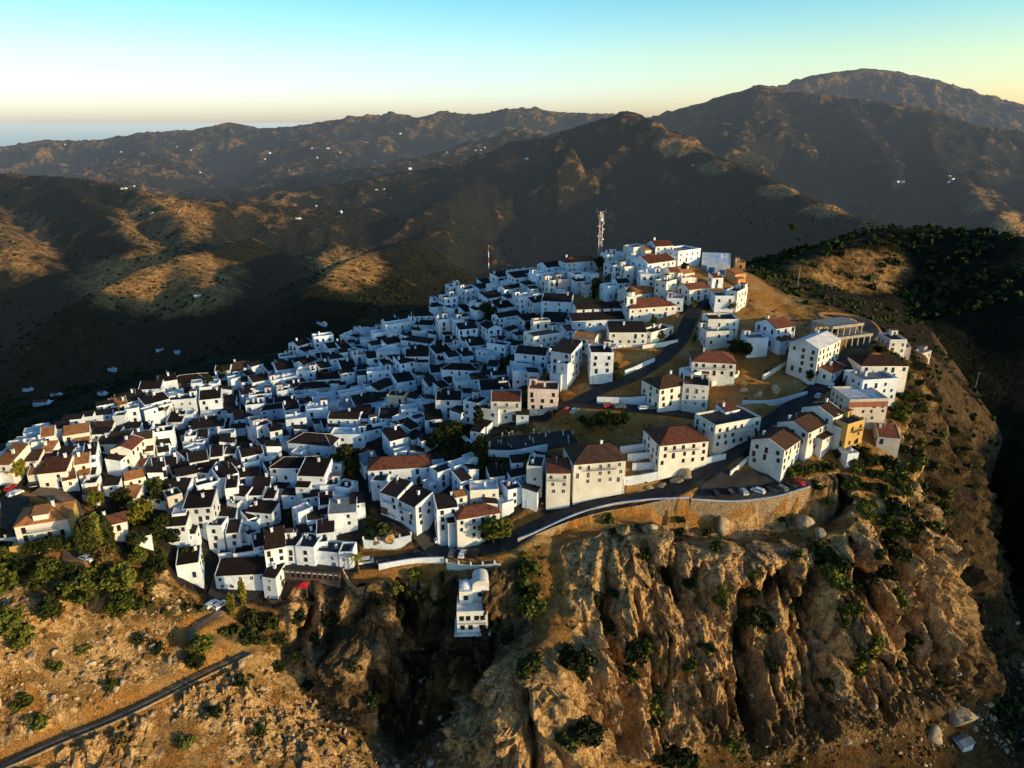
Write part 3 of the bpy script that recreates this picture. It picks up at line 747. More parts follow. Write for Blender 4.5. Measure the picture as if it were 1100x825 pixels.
# x1 y1 x2 y2 (ridge or roof line, in the enlarged tile)  depth_m  storeys  type[G gable H hip F flat S shed]  roof  wall  flags
# roofs: d dark b brown o orange r red g grey p pale t terracotta k dark terrace; walls: W white C cream Y yellow P pink B beige O ochre K stone G grey V warm white
HT = {
'G': """315 592 405 585 11 3.3 H b C b1 | 120 650 235 650 6 3 S r C b1 | 40 640 115 645 7 2.9 F k V | 720 502 805 494 11 2.9 H r C b2 | 905 122 985 126 10 2.5 H r V b1
690 250 750 240 9 3 H b C | 800 240 925 250 9 2.6 F b C | 200 60 300 75 8 4 S d W | 330 95 440 95 9 3.2 F d W | 270 25 380 40 6 2.3 G o V | 40 275 185 280 7 3 F r P | 100 215 210 225 5 3.6 S d W
870 440 1090 400 9 2.6 F k C b2 | 960 385 1030 370 4 2.5 S r W | 820 200 880 225 4 1.5 F p W | 590 20 700 -10 5 1.2 F b C""",
'H': """300 650 405 580 9 3 G b V | 425 560 520 515 9 3 G b V | 545 490 600 465 9 3 G b V | 610 545 695 520 6 2.9 F k Y b1 | 625 400 810 395 10 2.6 F p B brick | 690 300 860 290 9 2.6 F g W | 790 235 900 235 9 2.2 H b C
850 130 930 130 8 3 F k V | 935 170 990 175 7 3 F t P | 290 62 385 48 9 3 G r W | 480 165 590 118 9 4.2 G p V | 545 300 620 262 4 1.2 S r V | 170 130 270 128 6 2 F g W | 820 570 930 580 6 1 S r B | 655 695 700 690 4 1 F p W | 985 325 1060 340 4 1 S r O
1000 220 1060 200 4 1 F p B""",
'F': """850 282 1015 289 11 2.2 S p W shed | 480 310 645 288 9 2.6 G r W | 550 200 655 195 8 2 G r W | 630 245 760 230 9 2 F g W | 395 195 480 185 6 2.2 F g V | 480 190 550 182 6 2.4 G o V | 400 235 480 232 6 1.8 F g W
490 250 555 243 5 2 G o V | 60 310 180 300 7 2.5 H r W | 60 400 125 392 6 2.2 F t W | 255 250 335 245 6 2 F p V | 250 305 370 290 6 2 F p V | 275 345 350 335 6 3 F t W | 355 355 410 350 5 3 F t C
470 390 600 390 7 3 F p W | 635 372 705 368 6 2.4 G r V | 715 385 780 378 5 1.6 G o C | 580 445 640 430 5 3.4 F t C | 390 490 570 470 9 1.8 G o V | 450 555 600 545 10 2.2 H r C arch | 285 690 505 690 7 2.2 S d V
640 530 740 535 6 1.6 F g W | 740 468 860 455 7 2.2 G r V | 520 715 700 675 5 1.2 F t C | 900 515 1010 515 7 2 F t W | 855 645 1030 645 8 2.2 F b V | 830 715 985 710 8 1.6 F g V | 1040 312 1100 314 6 1.1 F t O | 990 380 1055 372 5 1.6 S o O
1040 480 1110 490 9 2.8 F k V | 15 715 120 700 6 1.6 G r W | 120 735 235 725 6 2.2 G o V | 150 790 205 785 4 1.6 S o C | 55 780 140 775 5 2 F k W | 885 405 950 403 4 1.5 S r W blue | 130 460 190 455 5 1.5 F t V | 20 440 90 425 5 1.4 F t P
160 400 200 395 5 2 F p W | 330 440 410 435 5 1.8 G d W | 250 470 320 460 5 2 F p W | 690 420 750 415 5 1.5 F t V | 350 240 400 235 5 1.5 F p W | 410 300 460 295 5 1.5 F k W""",
'A2': """95 250 215 250 9 2 S o V | 300 135 410 118 5 2 S o V | 465 125 660 95 5 2 S o V | 665 95 850 82 4 1.5 S b V | 335 235 435 230 5 1.7 S o C | 225 300 318 292 5 1.6 S b C | 240 415 318 405 4 1 S o C | 330 355 540 335 7 1.6 S r C
550 330 670 312 5 2 S o V | 440 450 555 425 5 1.1 S r C | 640 250 712 240 6 2 S d W | 555 265 632 258 4 1.4 F p V | 980 350 1100 348 4 1 S r C | 900 470 1060 435 6 1.6 G o C | 930 565 1060 560 5 1 S o C | 1010 645 1090 640 4 1 S d W
230 215 330 195 4 1.6 F p V | 640 500 730 490 5 1.4 F k V | 640 555 710 545 4 1.1 S r V | 60 235 230 215 3 1.4 F p V""",
'A5': """205 222 265 213 10 2.2 H o V b1 yellow | 510 285 615 262 6 1.5 H r V""",
'A3': """110 335 240 312 5 1.6 S o C | 130 310 350 255 6 1.2 S d W | 350 205 520 195 8 2 G d W | 460 140 600 118 5 2.2 S d W | 620 128 770 112 8 1.5 H d K | 905 88 1020 82 6 2 G d W | 330 330 520 282 5 2 S d W | 560 310 770 292 6 2 F k W
500 372 575 372 4 1.6 S r W | 395 400 490 372 4 1.3 S d W | 785 275 950 258 6 3 S d W | 950 362 1085 350 5 1.6 S d W | 790 228 880 220 4 1.2 F k W | 590 272 665 262 4 1.3 F p W | 165 432 252 425 4 2 F r W | 258 385 322 375 4 2.8 F p W
265 445 378 430 5 2 F k W | 570 432 690 425 6 1 S d W | 725 485 920 458 6 1.6 S d W | 938 482 1022 475 6 1.2 S d W | 1030 432 1100 420 5 2 S d W | 290 510 450 498 4 1 S d W | 420 550 595 528 5 3 F d W | 695 575 760 568 5 2 F k W
765 565 852 555 5 2 S d W | 690 625 840 625 4 1.4 F k W | 868 600 1020 588 5 1.8 S d W | 870 685 990 645 5 1.6 S d W | 985 692 1065 690 5 2 G d W | 300 772 420 765 4 1 S r W | 430 775 522 758 5 1.6 S d W | 478 695 550 682 4 1.6 G d W
540 762 602 752 4 1.2 S d W | 620 728 692 700 4 1.2 S d W | 690 735 842 708 5 1.6 S d W | 75 578 300 572 6 1.8 S b V | 310 585 440 568 6 3 G b C | 195 690 300 600 6 3 G r C | 1040 60 1100 50 8 1.5 H b W""",
'A4': """285 205 430 172 5 1.1 S d W | 405 125 570 95 5 1.2 S d W | 385 235 500 212 5 1.1 F k W | 480 172 640 182 5 1.1 S d W | 215 312 460 300 8 1.2 S d W | 600 235 750 190 5 2 S d W | 470 325 640 285 4 1.6 F k W | 240 400 350 368 5 2.6 F k B
425 395 640 380 7 3 S d W | 290 562 440 550 5 2 S d W | 440 560 552 548 6 2 H d W | 415 655 500 650 3 1.2 S d W | 600 592 715 592 5 3 F k W | 722 600 825 592 5 3 S d W | 825 545 890 520 4 2 S d W | 910 452 1100 470 5 2 S d W
708 292 800 282 5 2.6 S d W | 800 355 905 368 4 2 S d W | 905 358 1000 358 4 2 S d W | 1010 378 1090 378 4 2 S d W | 920 282 1050 275 5 1.6 S d W | 800 95 970 60 6 2.2 G d W | 690 82 785 75 5 1.6 S d W | 590 72 690 60 5 2 S d W
975 188 1080 160 5 1.6 S d W | 790 235 960 215 4 1.2 S d W | 660 485 800 472 6 1.2 S d W | 755 685 840 660 6 1.6 S d W | 840 685 900 660 4 2 F k W | 910 715 972 702 5 2 S d W | 350 815 520 790 6 1.6 S d W""",
'B': """165 345 300 332 10 1.6 H b W | 310 362 362 350 5 1.2 S d W | 365 350 470 335 6 1.6 S d W | 395 302 480 290 5 2 F k W | 430 268 520 262 5 1.7 F k W | 470 235 550 212 6 3 G d W | 575 192 680 180 5 3 F p W | 645 245 752 228 7 2 G d W
730 195 820 160 4 2 F p W | 820 152 882 145 4 2 F p W | 745 232 825 222 4 1.2 S d W | 560 285 640 270 5 1.6 F p W | 500 345 580 312 5 2 G d W | 500 375 600 372 5 2 F p W | 590 348 660 335 5 1.6 S d W | 620 300 700 290 5 1.6 S d W
715 340 800 330 6 1.7 S d W | 600 402 760 390 8 1.6 G d W | 785 295 850 288 4 1.6 F k W | 860 292 930 285 5 1.6 S d W | 930 272 1055 272 5 2 F p W | 930 335 1010 320 5 1.6 S d W | 870 378 1000 370 5 2 F p W | 1010 315 1100 298 6 2.6 S d W
890 470 985 430 7 2 G d W | 715 502 885 470 4 2 F p W | 780 528 940 500 6 1.6 S d W | 720 552 800 550 4 1.6 S g W | 230 422 340 400 5 2 S d W | 340 432 480 405 4 2 F p W | 430 450 530 430 5 2 S d W | 380 482 470 470 5 2 F k W
515 455 640 445 7 1.6 H d B | 480 505 570 502 4 1.6 F g W | 590 512 720 512 5 1.6 F p W | 180 492 240 480 4 1.6 S d W | 240 502 360 492 5 1.6 F k W | 220 555 320 545 5 2.6 F k W | 320 575 415 562 5 2 H d W | 415 562 500 550 5 2.6 S d W
370 535 490 525 4 2 S d W | 430 632 540 618 5 2.6 F p W | 540 572 660 560 6 2.6 F p W | 580 612 640 600 4 1.6 S d W | 670 612 840 615 6 2.6 G d W | 760 592 920 590 6 2 S d W | 690 700 870 700 6 1.7 F p W laundry | 620 662 690 650 4 1.2 S d W
530 722 650 732 9 2 H d W | 0 508 90 490 6 2 S d W | 0 642 75 635 5 1.6 S d W | 80 642 145 635 5 1.6 S d W | 95 572 180 565 5 1.6 S d W | 150 622 240 610 5 2 F k W | 245 675 330 650 5 3 F k W | 335 682 400 670 4 3 S d W
30 732 190 720 5 2 S d W | 180 792 300 780 8 1.6 S d W | 940 592 1050 590 6 1.6 S d W | 1000 495 1090 500 6 3 F b B | 1000 412 1100 395 6 2 S d W | 880 655 960 640 5 1.6 F k W | 950 715 1050 690 6 2 S d W | 1030 665 1090 640 6 1.6 S d W""",
'B2': """350 50 460 35 5 1.6 G d W | 180 125 260 110 5 1.5 S d W | 230 52 330 42 4 1.2 F p W | 345 115 580 80 5 2.6 F p W | 265 175 470 150 5 2 F p W | 340 235 460 215 5 1.6 S d W | 740 72 830 65 6 3 F g W | 850 78 930 70 5 3 F p W
560 35 740 25 5 1 S d W | 600 95 740 100 4 1 S d W | 520 205 740 235 4 1.6 S d W | 630 155 720 150 4 1 F p W | 520 312 700 310 8 2.5 G d W | 690 292 820 270 6 2 S d W | 550 282 690 275 6 1 S d W | 800 335 890 320 4 2 S d W
890 312 980 300 4 1.6 S d W | 890 122 1030 110 5 3 S d W | 960 232 1080 220 6 2 S d W | 810 215 910 212 5 1 S d W | 820 262 910 258 4 1.2 F k W | 850 410 1010 415 7 2.6 H d W | 870 522 1000 510 6 2 F p V | 750 622 940 622 5 3 S d W
960 690 1050 640 6 3 F d W | 690 432 790 425 5 1.6 S d W | 640 525 730 510 6 2 S d W | 720 562 800 540 4 2 S d W | 410 502 570 490 6 2 S d W | 590 685 670 670 4 1.6 F p W | 480 725 600 715 5 2 F p W | 650 755 780 745 6 1.7 S d W
330 745 450 730 6 2 S d W | 320 312 480 300 5 2 F p W | 0 265 80 250 6 1.8 S d W""",
'E': """640 150 800 152 9 3 G r V b1 | 100 65 210 50 5 2 S d W | 260 85 330 70 5 1.6 S d W | 570 92 730 85 6 1.6 S d W | 640 45 710 40 4 2 G d W | 750 22 850 20 5 2 F p W | 190 285 260 262 5 1.4 F k W | 40 508 250 495 9 2.6 H r W
120 612 215 640 7 3 S d W b1 | 220 645 325 690 7 3 S d W b1 | 325 705 440 690 6 3 S d W | 435 692 490 680 4 3.4 G o V | 490 775 615 755 7 2.6 H r V b1 | 310 562 410 530 5 2 F k W | 425 585 490 565 5 2 S d W | 460 535 540 550 4 2 S d W
520 640 670 632 6 2 F p C | 690 642 770 625 6 1.6 F k W | 760 595 850 575 6 1.2 S d W | 610 555 690 545 5 1.2 S d W | 430 78 550 68 5 2 F p V | 590 215 700 230 5 2 F k V | 60 350 140 345 5 1.5 S d W | 120 310 200 300 5 1.5 S d W
15 595 90 600 5 2.6 F k W""",
'D': """395 328 460 320 6 3 F b W | 460 348 540 330 6 2.6 F k W | 310 408 360 400 5 2 F b W | 360 388 430 378 6 3 F b W | 460 450 520 440 5 1.2 S d W | 535 330 650 310 5 1.6 S d W | 630 255 720 235 5 1.6 S d W | 720 242 870 225 5 1.2 F g W
725 265 840 250 6 2 S d W | 910 205 1060 188 7 2 G d W | 845 265 960 245 5 2 F p W | 915 298 975 290 5 2.6 F r V | 980 290 1060 285 5 2 F t P | 690 340 800 320 5 1.6 G d W | 570 375 710 350 6 1.6 S d W | 755 385 830 375 6 2.6 F p W
830 395 920 385 5 1.6 S d W | 920 375 1080 382 6 2.6 S d W | 640 425 740 410 6 1.6 S d W | 525 420 600 400 5 2 F p W | 660 485 780 465 6 2 G d W | 610 520 660 550 6 3 G d W | 830 445 940 430 6 1.6 H d W | 920 475 1050 480 7 1.6 S d W
820 585 985 560 7 3 F t C | 855 512 945 508 4 4 F t C | 780 495 870 480 5 1.2 S d W | 445 545 550 530 5 2 S d W | 500 615 590 600 6 2 S d W | 640 625 740 640 5 2 F d W | 780 655 950 670 8 2.6 G d W | 945 690 1060 690 7 2.6 S d W
1020 545 1100 550 5 1.6 S r W | 400 330 460 326 4 3 F p W | 700 290 780 285 4 1.3 F k W | 560 300 620 290 4 1.3 S d W""",
'C2': """200 214 495 200 6 1.5 S d W | 500 226 580 238 5 1.8 S d W | 455 45 580 25 8 3.6 S b W | 585 80 690 75 7 3 F d W | 692 78 800 85 7 3 F k W | 805 115 1000 135 6 2 F k W | 200 155 268 145 4 1.2 F k W | 285 145 455 122 5 1.6 F d W | 420 280 490 285 4 1.3 F k W
920 130 1000 130 5 2.2 F k W""",
'C': """520 155 640 155 8 2.6 H d W | 640 160 785 165 8 2.6 S d W | 720 275 830 265 5 1.6 F d W | 840 275 915 290 5 1.6 F d W | 640 430 740 415 5 1.8 S d W | 770 380 920 370 6 2 S g W | 710 350 790 340 5 2 S d W | 700 490 800 480 5 2 S d W | 580 500 690 490 5 2.2 S d W | 570 430 650 400 4 3 F p W | 920 140 1010 120 6 1.8 S g W""",
}
ROOFM = {'d': 'dark_tiles', 'b': 'brown_tiles', 'o': 'orange_tiles', 'r': 'red_tiles', 'g': 'grey_roof', 'p': 'pale_roof', 't': 'terracotta_floor', 'k': 'dark_terrace'}
WALLM = {'W': 'white_wall', 'C': 'cream_wall', 'Y': 'yellow_wall', 'P': 'pink_wall', 'B': 'beige_wall', 'O': 'ochre_wall', 'K': 'stone_wall', 'G': 'grey_wall', 'V': 'warm_white_wall'}
ROOFW = {'d': 'dark', 'b': 'brown', 'o': 'orange', 'r': 'reddish', 'g': 'grey', 'p': 'pale', 't': 'terracotta', 'k': 'dark'}
WALLW = {'W': 'white', 'C': 'cream', 'Y': 'yellow', 'P': 'pinkish', 'B': 'beige', 'O': 'ochre', 'K': 'stone', 'G': 'grey', 'V': 'white'}
SH = 2.4
_cache = {}


def window_mesh(wd, ht, fr):
    k = ('w', wd, ht, fr)
    if k not in _cache:
        mb = MB(); t = .09; a, h = wd / 2, ht / 2
        mb.box(-a - t, a + t, -.05, .05, -h - .14, -h, 0); mb.box(-a - t, a + t, -.05, .04, h, h + t, 0)
        mb.box(-a - t, -a, -.05, .04, -h, h, 0); mb.box(a, a + t, -.05, .04, -h, h, 0); mb.box(-.03, .03, -.05, .025, -h, h, 0)
        _cache[k] = mb.mesh('window', [fr])
        mp = MB(); mp.box(-a, a, -.05, .012, -h, h, 0); _cache[k + ('p',)] = mp.mesh('pane', ['glass_pane'])
    return _cache[k], _cache[k + ('p',)]


def door_mesh(wd, ht, m):
    k = ('d', wd, ht, m)
    if k not in _cache:
        mb = MB(); a = wd / 2
        mb.box(-a, a, -.05, .03, 0, ht, 0)
        mb.box(-a - .1, -a, -.05, .05, 0, ht + .1, 1); mb.box(a, a + .1, -.05, .05, 0, ht + .1, 1); mb.box(-a, a, -.05, .05, ht, ht + .1, 1)
        n = 2 if wd < 2 else 4
        for i in range(1, n): mb.box(-a + wd * i / n - .02, -a + wd * i / n + .02, -.05, .04, .05, ht - .05, 1)
        _cache[k] = mb.mesh('door', [m, 'frame_brown'])
    return _cache[k]


def chimney_mesh():
    if 'ch' not in _cache:
        mb = MB(); mb.box(-.35, .35, -.3, .3, -1.2, 1.1, 0); mb.box(-.45, .45, -.4, .4, 1.1, 1.2, 0); mb.box(-.3, .3, -.25, .25, 1.35, 1.42, 1)
        for a in (-.28, .2):
            for b in (-.23, .15): mb.box(a, a + .08, b, b + .08, 1.2, 1.35, 0)
        _cache['ch'] = mb.mesh('chimney', ['white_wall', 'brown_tiles'])
    return _cache['ch']


HOUSES = []   # records


def build_house(cx, cy, L, W, rz, s, typ, roof, wall, flags, z0=None, pxy=None):
    h = s * SH
    zc = T(cx, cy) if z0 is None else z0
    ca, sa = math.cos(rz), math.sin(rz)
    zl = min(T(cx + a * L / 2 * ca - b * W / 2 * sa, cy + a * L / 2 * sa + b * W / 2 * ca) for a in (-1, 1) for b in (-1, 1))
    base = min(zl, zc) - zc - 1.5
    root = bpy.data.objects.new('house', None); COL.objects.link(root); root.location = (cx, cy, zc); root.rotation_euler = (0, 0, rz); root.empty_display_size = 1
    rng = random.Random(int(cx * 31 + cy * 17))
    a, b = L / 2, W / 2
    pitch = .36 if typ in 'GH' else .24
    wm = WALLM[wall]; rmn = ROOFM[roof]
    # low side of a shed roof faces -y (the house frame is turned so that -y looks to the camera)
    mb = MB()
    def ring(z):
        return [(-a, -b, z), (a, -b, z), (a, b, z), (-a, b, z)]
    lo = ring(base)
    if typ == 'F':
        par = .75
        t = .25
        hi = ring(h + par)
        for i in range(4): j = (i + 1) % 4; mb.quad([lo[i], lo[j], hi[j], hi[i]])
        inn = [(-a + t, -b + t), (a - t, -b + t), (a - t, b - t), (-a + t, b - t)]
        for i in range(4):
            j = (i + 1) % 4
            mb.quad([hi[i], hi[j], (*inn[j], h + par), (*inn[i], h + par)])
            mb.quad([(*inn[i], h + par), (*inn[j], h + par), (*inn[j], h), (*inn[i], h)])
    else:
        if typ == 'S': rise = W * pitch; top = [(-a, -b, h), (a, -b, h), (a, b, h + rise), (-a, b, h + rise)]
        else: rise = b * pitch * 1.15; top = ring(h)
        for i in range(4): j = (i + 1) % 4; mb.quad([lo[i], lo[j], top[j], top[i]])
        if typ == 'G':
            mb.quad([(a, -b, h), (a, b, h), (a, 0, h + rise)]); mb.quad([(-a, b, h), (-a, -b, h), (-a, 0, h + rise)])
        if rng.random() < .6 and typ in 'GS':   # raised party walls edging the roof
            for sx in (-1, 1):
                x0, x1 = (sx * a - (.22 if sx > 0 else 0), sx * a + (.0 if sx > 0 else .22))
                if typ == 'S': prof = [(-b, h), (b, h + rise)]
                else: prof = [(-b, h), (0, h + rise), (b, h)]
                for (y0, q0), (y1, q1) in zip(prof[:-1], prof[1:]):
                    i = len(mb.v)
                    for x in (x0, x1): mb.v += [(x, y0, q0 - .1), (x, y1, q1 - .1), (x, y1, q1 + .28), (x, y0, q0 + .28)]
                    for f in ((0, 1, 2, 3), (7, 6, 5, 4), (3, 2, 6, 7), (0, 3, 7, 4), (1, 5, 6, 2)): mb.f.append(tuple(i + k for k in f)); mb.m.append(0)
    wo = link('wall', mb.mesh('wall', [wm]), root)
    # roof
    rb = MB(); ov = .22; th = .14
    if typ == 'F':
        rb.box(-a + .25, a - .25, -b + .25, b - .25, h - .15, h + .02)
    elif typ == 'S':
        k = (W * pitch) / W
        i = len(rb.v)
        for z in (0.05, .05 + th):
            rb.v += [(-a + .23, -b - ov, h - ov * k + z), (a - .23, -b - ov, h - ov * k + z), (a - .23, b + .05, h + rise + .05 * k + z), (-a + .23, b + .05, h + rise + .05 * k + z)]
        for f in ((0, 3, 2, 1), (4, 5, 6, 7), (0, 1, 5, 4), (1, 2, 6, 5), (2, 3, 7, 6), (3, 0, 4, 7)): rb.f.append(tuple(i + q for q in f)); rb.m.append(0)
    elif typ == 'G':
        k = rise / b
        for sy in (-1, 1):
            i = len(rb.v)
            for z in (.05, .05 + th):
                rb.v += [(-a + .23, sy * (b + ov), h - ov * k + z), (a - .23, sy * (b + ov), h - ov * k + z), (a - .23, 0, h + rise + z), (-a + .23, 0, h + rise + z)]
            for f in ((0, 3, 2, 1), (4, 5, 6, 7), (0, 1, 5, 4), (1, 2, 6, 5), (2, 3, 7, 6), (3, 0, 4, 7)): rb.f.append(tuple(i + q for q in f)); rb.m.append(0)
    else:
        hl = max(a - b * .9, .3); e = [(-a - ov, -b - ov), (a + ov, -b - ov), (a + ov, b + ov), (-a - ov, b + ov)]; k = rise / b
        z = h - ov * k + .1; r0, r1 = (-hl, 0, h + rise + .1), (hl, 0, h + rise + .1); E = [(x, y, z) for x, y in e]
        rb.quad([E[0], E[1], r1, r0]); rb.quad([E[1], E[2], r1]); rb.quad([E[2], E[3], r0, r1]); rb.quad([E[3], E[0], r0])
        rb.quad([(x, y, z - th) for x, y in reversed(e)])
        for i in range(4): j = (i + 1) % 4; rb.quad([(*e[i], z - th), (*e[j], z - th), E[j], E[i]])
        for p, q in ((E[0], r0), (E[1], r1), (E[2], r1), (E[3], r0), (r0, r1)): rb.tube(p, q, .11, n=5, m=1)
    ro = link('roof', rb.mesh('roof', [rmn, 'pink_wall' if roof in 'd' else 'brown_tiles']), root)
    if rng.random() < .62:
        x = rng.uniform(-.75, .75) * a; y = rng.uniform(-.1, .8) * b
        zz = h + .6 if typ == 'F' else h + (rise * (y + b) / W if typ == 'S' else rise * (1 - abs(y) / b)) + .35
        c = link('chimney', chimney_mesh(), ro, (x, y, zz))
    if typ == 'F' and L > 5 and rng.random() < .5 and 'brick' not in flags:   # stair hut on the terrace
        q = MB(); x = (a - 1.4) * rng.choice((-1, 1)); y = b - 1.5
        q.box(x - 1.2, x + 1.2, y - 1.2, y + 1.2, h, h + 2.3, 0); q.box(x - 1.3, x + 1.3, y - 1.3, y + 1.3, h + 2.3, h + 2.42, 1); q.box(x - .4, x + .4, y - 1.23, y - 1.15, h + .03, h + 1.9, 2)
        link('stair_hut', q.mesh('stair_hut', [wm, 'terracotta_floor', 'door_brown']), root)
    if rng.random() < .3 and typ == 'F':
        q = MB(); y = rng.uniform(-.3, .3) * b
        q.tube((-a + .6, y, h), (-a + .6, y, h + 1.9), .04, n=4); q.tube((a - .6, y, h), (a - .6, y, h + 1.9), .04, n=4); q.tube((-a + .6, y, h + 1.8), (a - .6, y, h + 1.8), .02, n=3)
        for i in range(int(L)):
            if rng.random() < .6: x = -a + .9 + i * .8; q.box(x, x + .55, y - .015, y + .015, h + .9 + rng.random() * .3, h + 1.78, rng.choice((1, 1, 2, 3)))
        link('washing_line', q.mesh('washing_line', ['galvanised', 'white_wall', 'cloth_blue', 'cloth_pink']), root)
    if typ in 'SG' and s >= 1.5 and L < 13 and rng.random() < .6 and not flags:   # lower annex built against the front
        aw = L * rng.uniform(.4, .75); ad = rng.uniform(1.8, 3.2); ah = h * rng.uniform(.4, .66); ax = rng.choice((-1, 1)) * (L - aw) / 2 * rng.uniform(.7, 1.0)
        q = MB(); q.box(ax - aw / 2, ax + aw / 2, -b - ad, -b - .003, base - 1.2, ah, 0)
        if rng.random() < .5:
            for x0, x1, y0, y1 in ((ax - aw / 2, ax + aw / 2, -b - ad, -b - ad + .2), (ax - aw / 2, ax - aw / 2 + .2, -b - ad + .2, -b - .003), (ax + aw / 2 - .2, ax + aw / 2, -b - ad + .2, -b - .003)): q.box(x0, x1, y0, y1, ah, ah + .8, 0)
            q.box(ax - aw / 2 + .2, ax + aw / 2 - .2, -b - ad + .2, -b - .01, ah, ah + .02, 2)
        else:
            i = len(q.v); zz0, zz1 = ah + .03, ah + .03 + ad * .26
            for t_ in (0, .12): q.v += [(ax - aw / 2 - .05, -b - ad - .2, zz0 - .05 + t_), (ax + aw / 2 + .05, -b - ad - .2, zz0 - .05 + t_), (ax + aw / 2 + .05, -b - .004, zz1 + t_), (ax - aw / 2 - .05, -b - .004, zz1 + t_)]
            for f in ((0, 3, 2, 1), (4, 5, 6, 7), (0, 1, 5, 4), (1, 2, 6, 5), (2, 3, 7, 6), (3, 0, 4, 7)): q.f.append(tuple(i + k_ for k_ in f)); q.m.append(1)
        an = link('annex', q.mesh('annex', [wm, rmn, 'dark_terrace']), root)
        if aw > 2.2: link('window', window_mesh(.6, .8, 'frame_brown')[0], an, (ax + rng.uniform(-.3, .3), -b - ad - .03, ah - 1.2), 0)
    if rng.random() < .30:
        q = MB(); x = rng.uniform(-.6, .6) * a; zz = h + (rise * .6 if typ in 'SGH' else 0); y = .2 * b if typ != 'F' else .7 * b
        q.tube((x, y, zz - .3), (x, y, zz + 2.6), .035, n=4)
        for k_ in range(4): q.tube((x - .45 + .06 * k_, y, zz + 2.5 - .22 * k_), (x + .45 - .06 * k_, y, zz + 2.5 - .22 * k_), .02, n=3)
        link('aerial', q.mesh('aerial', ['galvanised']), root)
    if typ == 'F' and rng.random() < .35:
        q = MB(); x, y = rng.uniform(-.5, .5) * a, rng.uniform(-.3, .4) * b; q.tube((x, y, h), (x, y, h + 1.2), .5, .5, n=10); q.tube((x, y, h + 1.2), (x, y, h + 1.4), .5, .2, n=10)
        link('water_tank', q.mesh('water_tank', [rng.choice(['metal_white', 'car_grey'])]), root)
    # openings on the sides that can be seen
    fr = rng.choice(['frame_white', 'frame_brown', 'frame_brown', 'frame_blue']) if s < 3.5 else 'frame_brown'
    ww, wh = rng.choice([(.7, .9), (.75, 1.05), (.6, .8), (.8, 1.15)])
    if s >= 3: ww, wh = .9, 1.2
    wmesh, pmesh = window_mesh(ww, wh, fr)
    dm = rng.choice(['door_brown', 'door_brown', 'door_blue'])
    nw = 0
    faces = [((0, -1), L, b), ((1, 0), W, a), ((-1, 0), W, a)]
    has_door = False
    for (nx, ny), wid, dist in faces:
        wx, wy = nx * ca - ny * sa, nx * sa + ny * ca
        if (-cx * wx - cy * wy) < 8: continue
        fz = PI / 2 + math.atan2(ny, nx)
        n = max(1, int(wid / 2.9)); 
        top = h
        for row in range(int(s + .55)):
            z = top - 1.3 - SH * row
            for i in range(n):
                u = (i + .5) / n * wid - wid / 2 + rng.uniform(-.45, .45)
                lx, ly = nx * (dist + .03) - ny * u, ny * (dist + .03) + nx * u
                gx_, gy_ = cx + lx * ca - ly * sa, cy + lx * sa + ly * ca
                gz = T(gx_, gy_) - zc
                if z - .8 < gz - 1.0 and row > 0: continue
                low = z - SH < gz - .6
                if low and not has_door and abs(u) < wid / 2 - .8 and rng.random() < .6:
                    dz = max(gz, z - 1.35)
                    dd = (2.4, 2.3) if (s >= 3 and rng.random() < .5) else (1.05, 2.05)
                    if dd[0] / 2 + .2 > wid / 2 - abs(u): dd = (1.05, 2.05)
                    link('door', door_mesh(*dd, 'door_blue' if 'blue' in flags else dm), root, (lx, ly, dz), fz + PI); has_door = True; continue
                if 'shed' in flags or ('plain' in flags and nx != 1): continue
                if rng.random() < (.30 if s < 2.6 else .16): continue
                if z - wh / 2 < gz + .3: continue
                wm_, pm_ = (wmesh, pmesh) if rng.random() < .78 else window_mesh(.85, 1.7, fr)
                wo_ = link('window', wm_, root, (lx, ly, z - (0 if wm_ is wmesh else .3)), fz + PI); link('pane', pm_, wo_); nw += 1
                if s >= 2.6 and wm_ is not wmesh:
                    if 'jb' not in _cache:
                        q = MB(); q.box(-.8, .8, .0, .65, -1.05, -.93, 0); q.box(-.8, .8, .60, .64, -.2, -.15, 1)
                        for i_ in range(9): x_ = -.78 + i_ * .195; q.box(x_ - .012, x_ + .012, .60, .63, -.93, -.2, 1)
                        for s_ in (-.8, .77): q.box(s_, s_ + .03, .02, .60, -.2, -.15, 1)
                        _cache['jb'] = q.mesh('small_balcony', ['warm_white_wall', 'iron'])
                    link('small_balcony', _cache['jb'], root, (lx, ly, z - .3), fz)
                if 'arch' in flags: pass
        for fl in flags:
            if fl in ('b1', 'b2') and (nx, ny) == (0, -1):
                for k in range(int(fl[1]) if s >= 3 else 1):
                    z = h - SH * (k + 1) + .15; x0, x1 = (-a * .55, a * .6) if k == 0 else (-a * .85, a * .85)
                    q = MB(); q.box(x0, x1, -b - 1.2, -b - .0, z - .15, z, 0)
                    ba = link('balcony', q.mesh('balcony', [wm]), root)
                    q = MB(); q.box(x0, x1, -b - 1.2, -b - 1.14, z + .85, z + .92, 0); q.box(x0, x0 + .06, -b - 1.2, -b, z + .85, z + .92, 0); q.box(x1 - .06, x1, -b - 1.2, -b, z + .85, z + .92, 0)
                    m_ = int((x1 - x0) / .3)
                    for i in range(m_ + 1): x = x0 + .03 + (x1 - x0 - .06) * i / m_; q.box(x - .018, x + .018, -b - 1.185, -b - 1.155, z, z + .85, 0)
                    link('railing', q.mesh('railing', ['iron']), ba)
    if 'shed' in flags:
        for x in (-a * .8, -a * .25, a * .5): link('door', door_mesh(2.4, 2.3, 'door_blue'), root, (x, -b - .03, max(0, T(cx + x * ca + b * sa, cy + x * sa - b * ca) - zc)), 0)
    if 'brick' in flags:
        q = MB(); q.box(-a - .04, a + .04, -b - .05, -b + .02, h - 2.2, h - .3, 0); link('brick_band', q.mesh('brick_band', ['brick']), root)
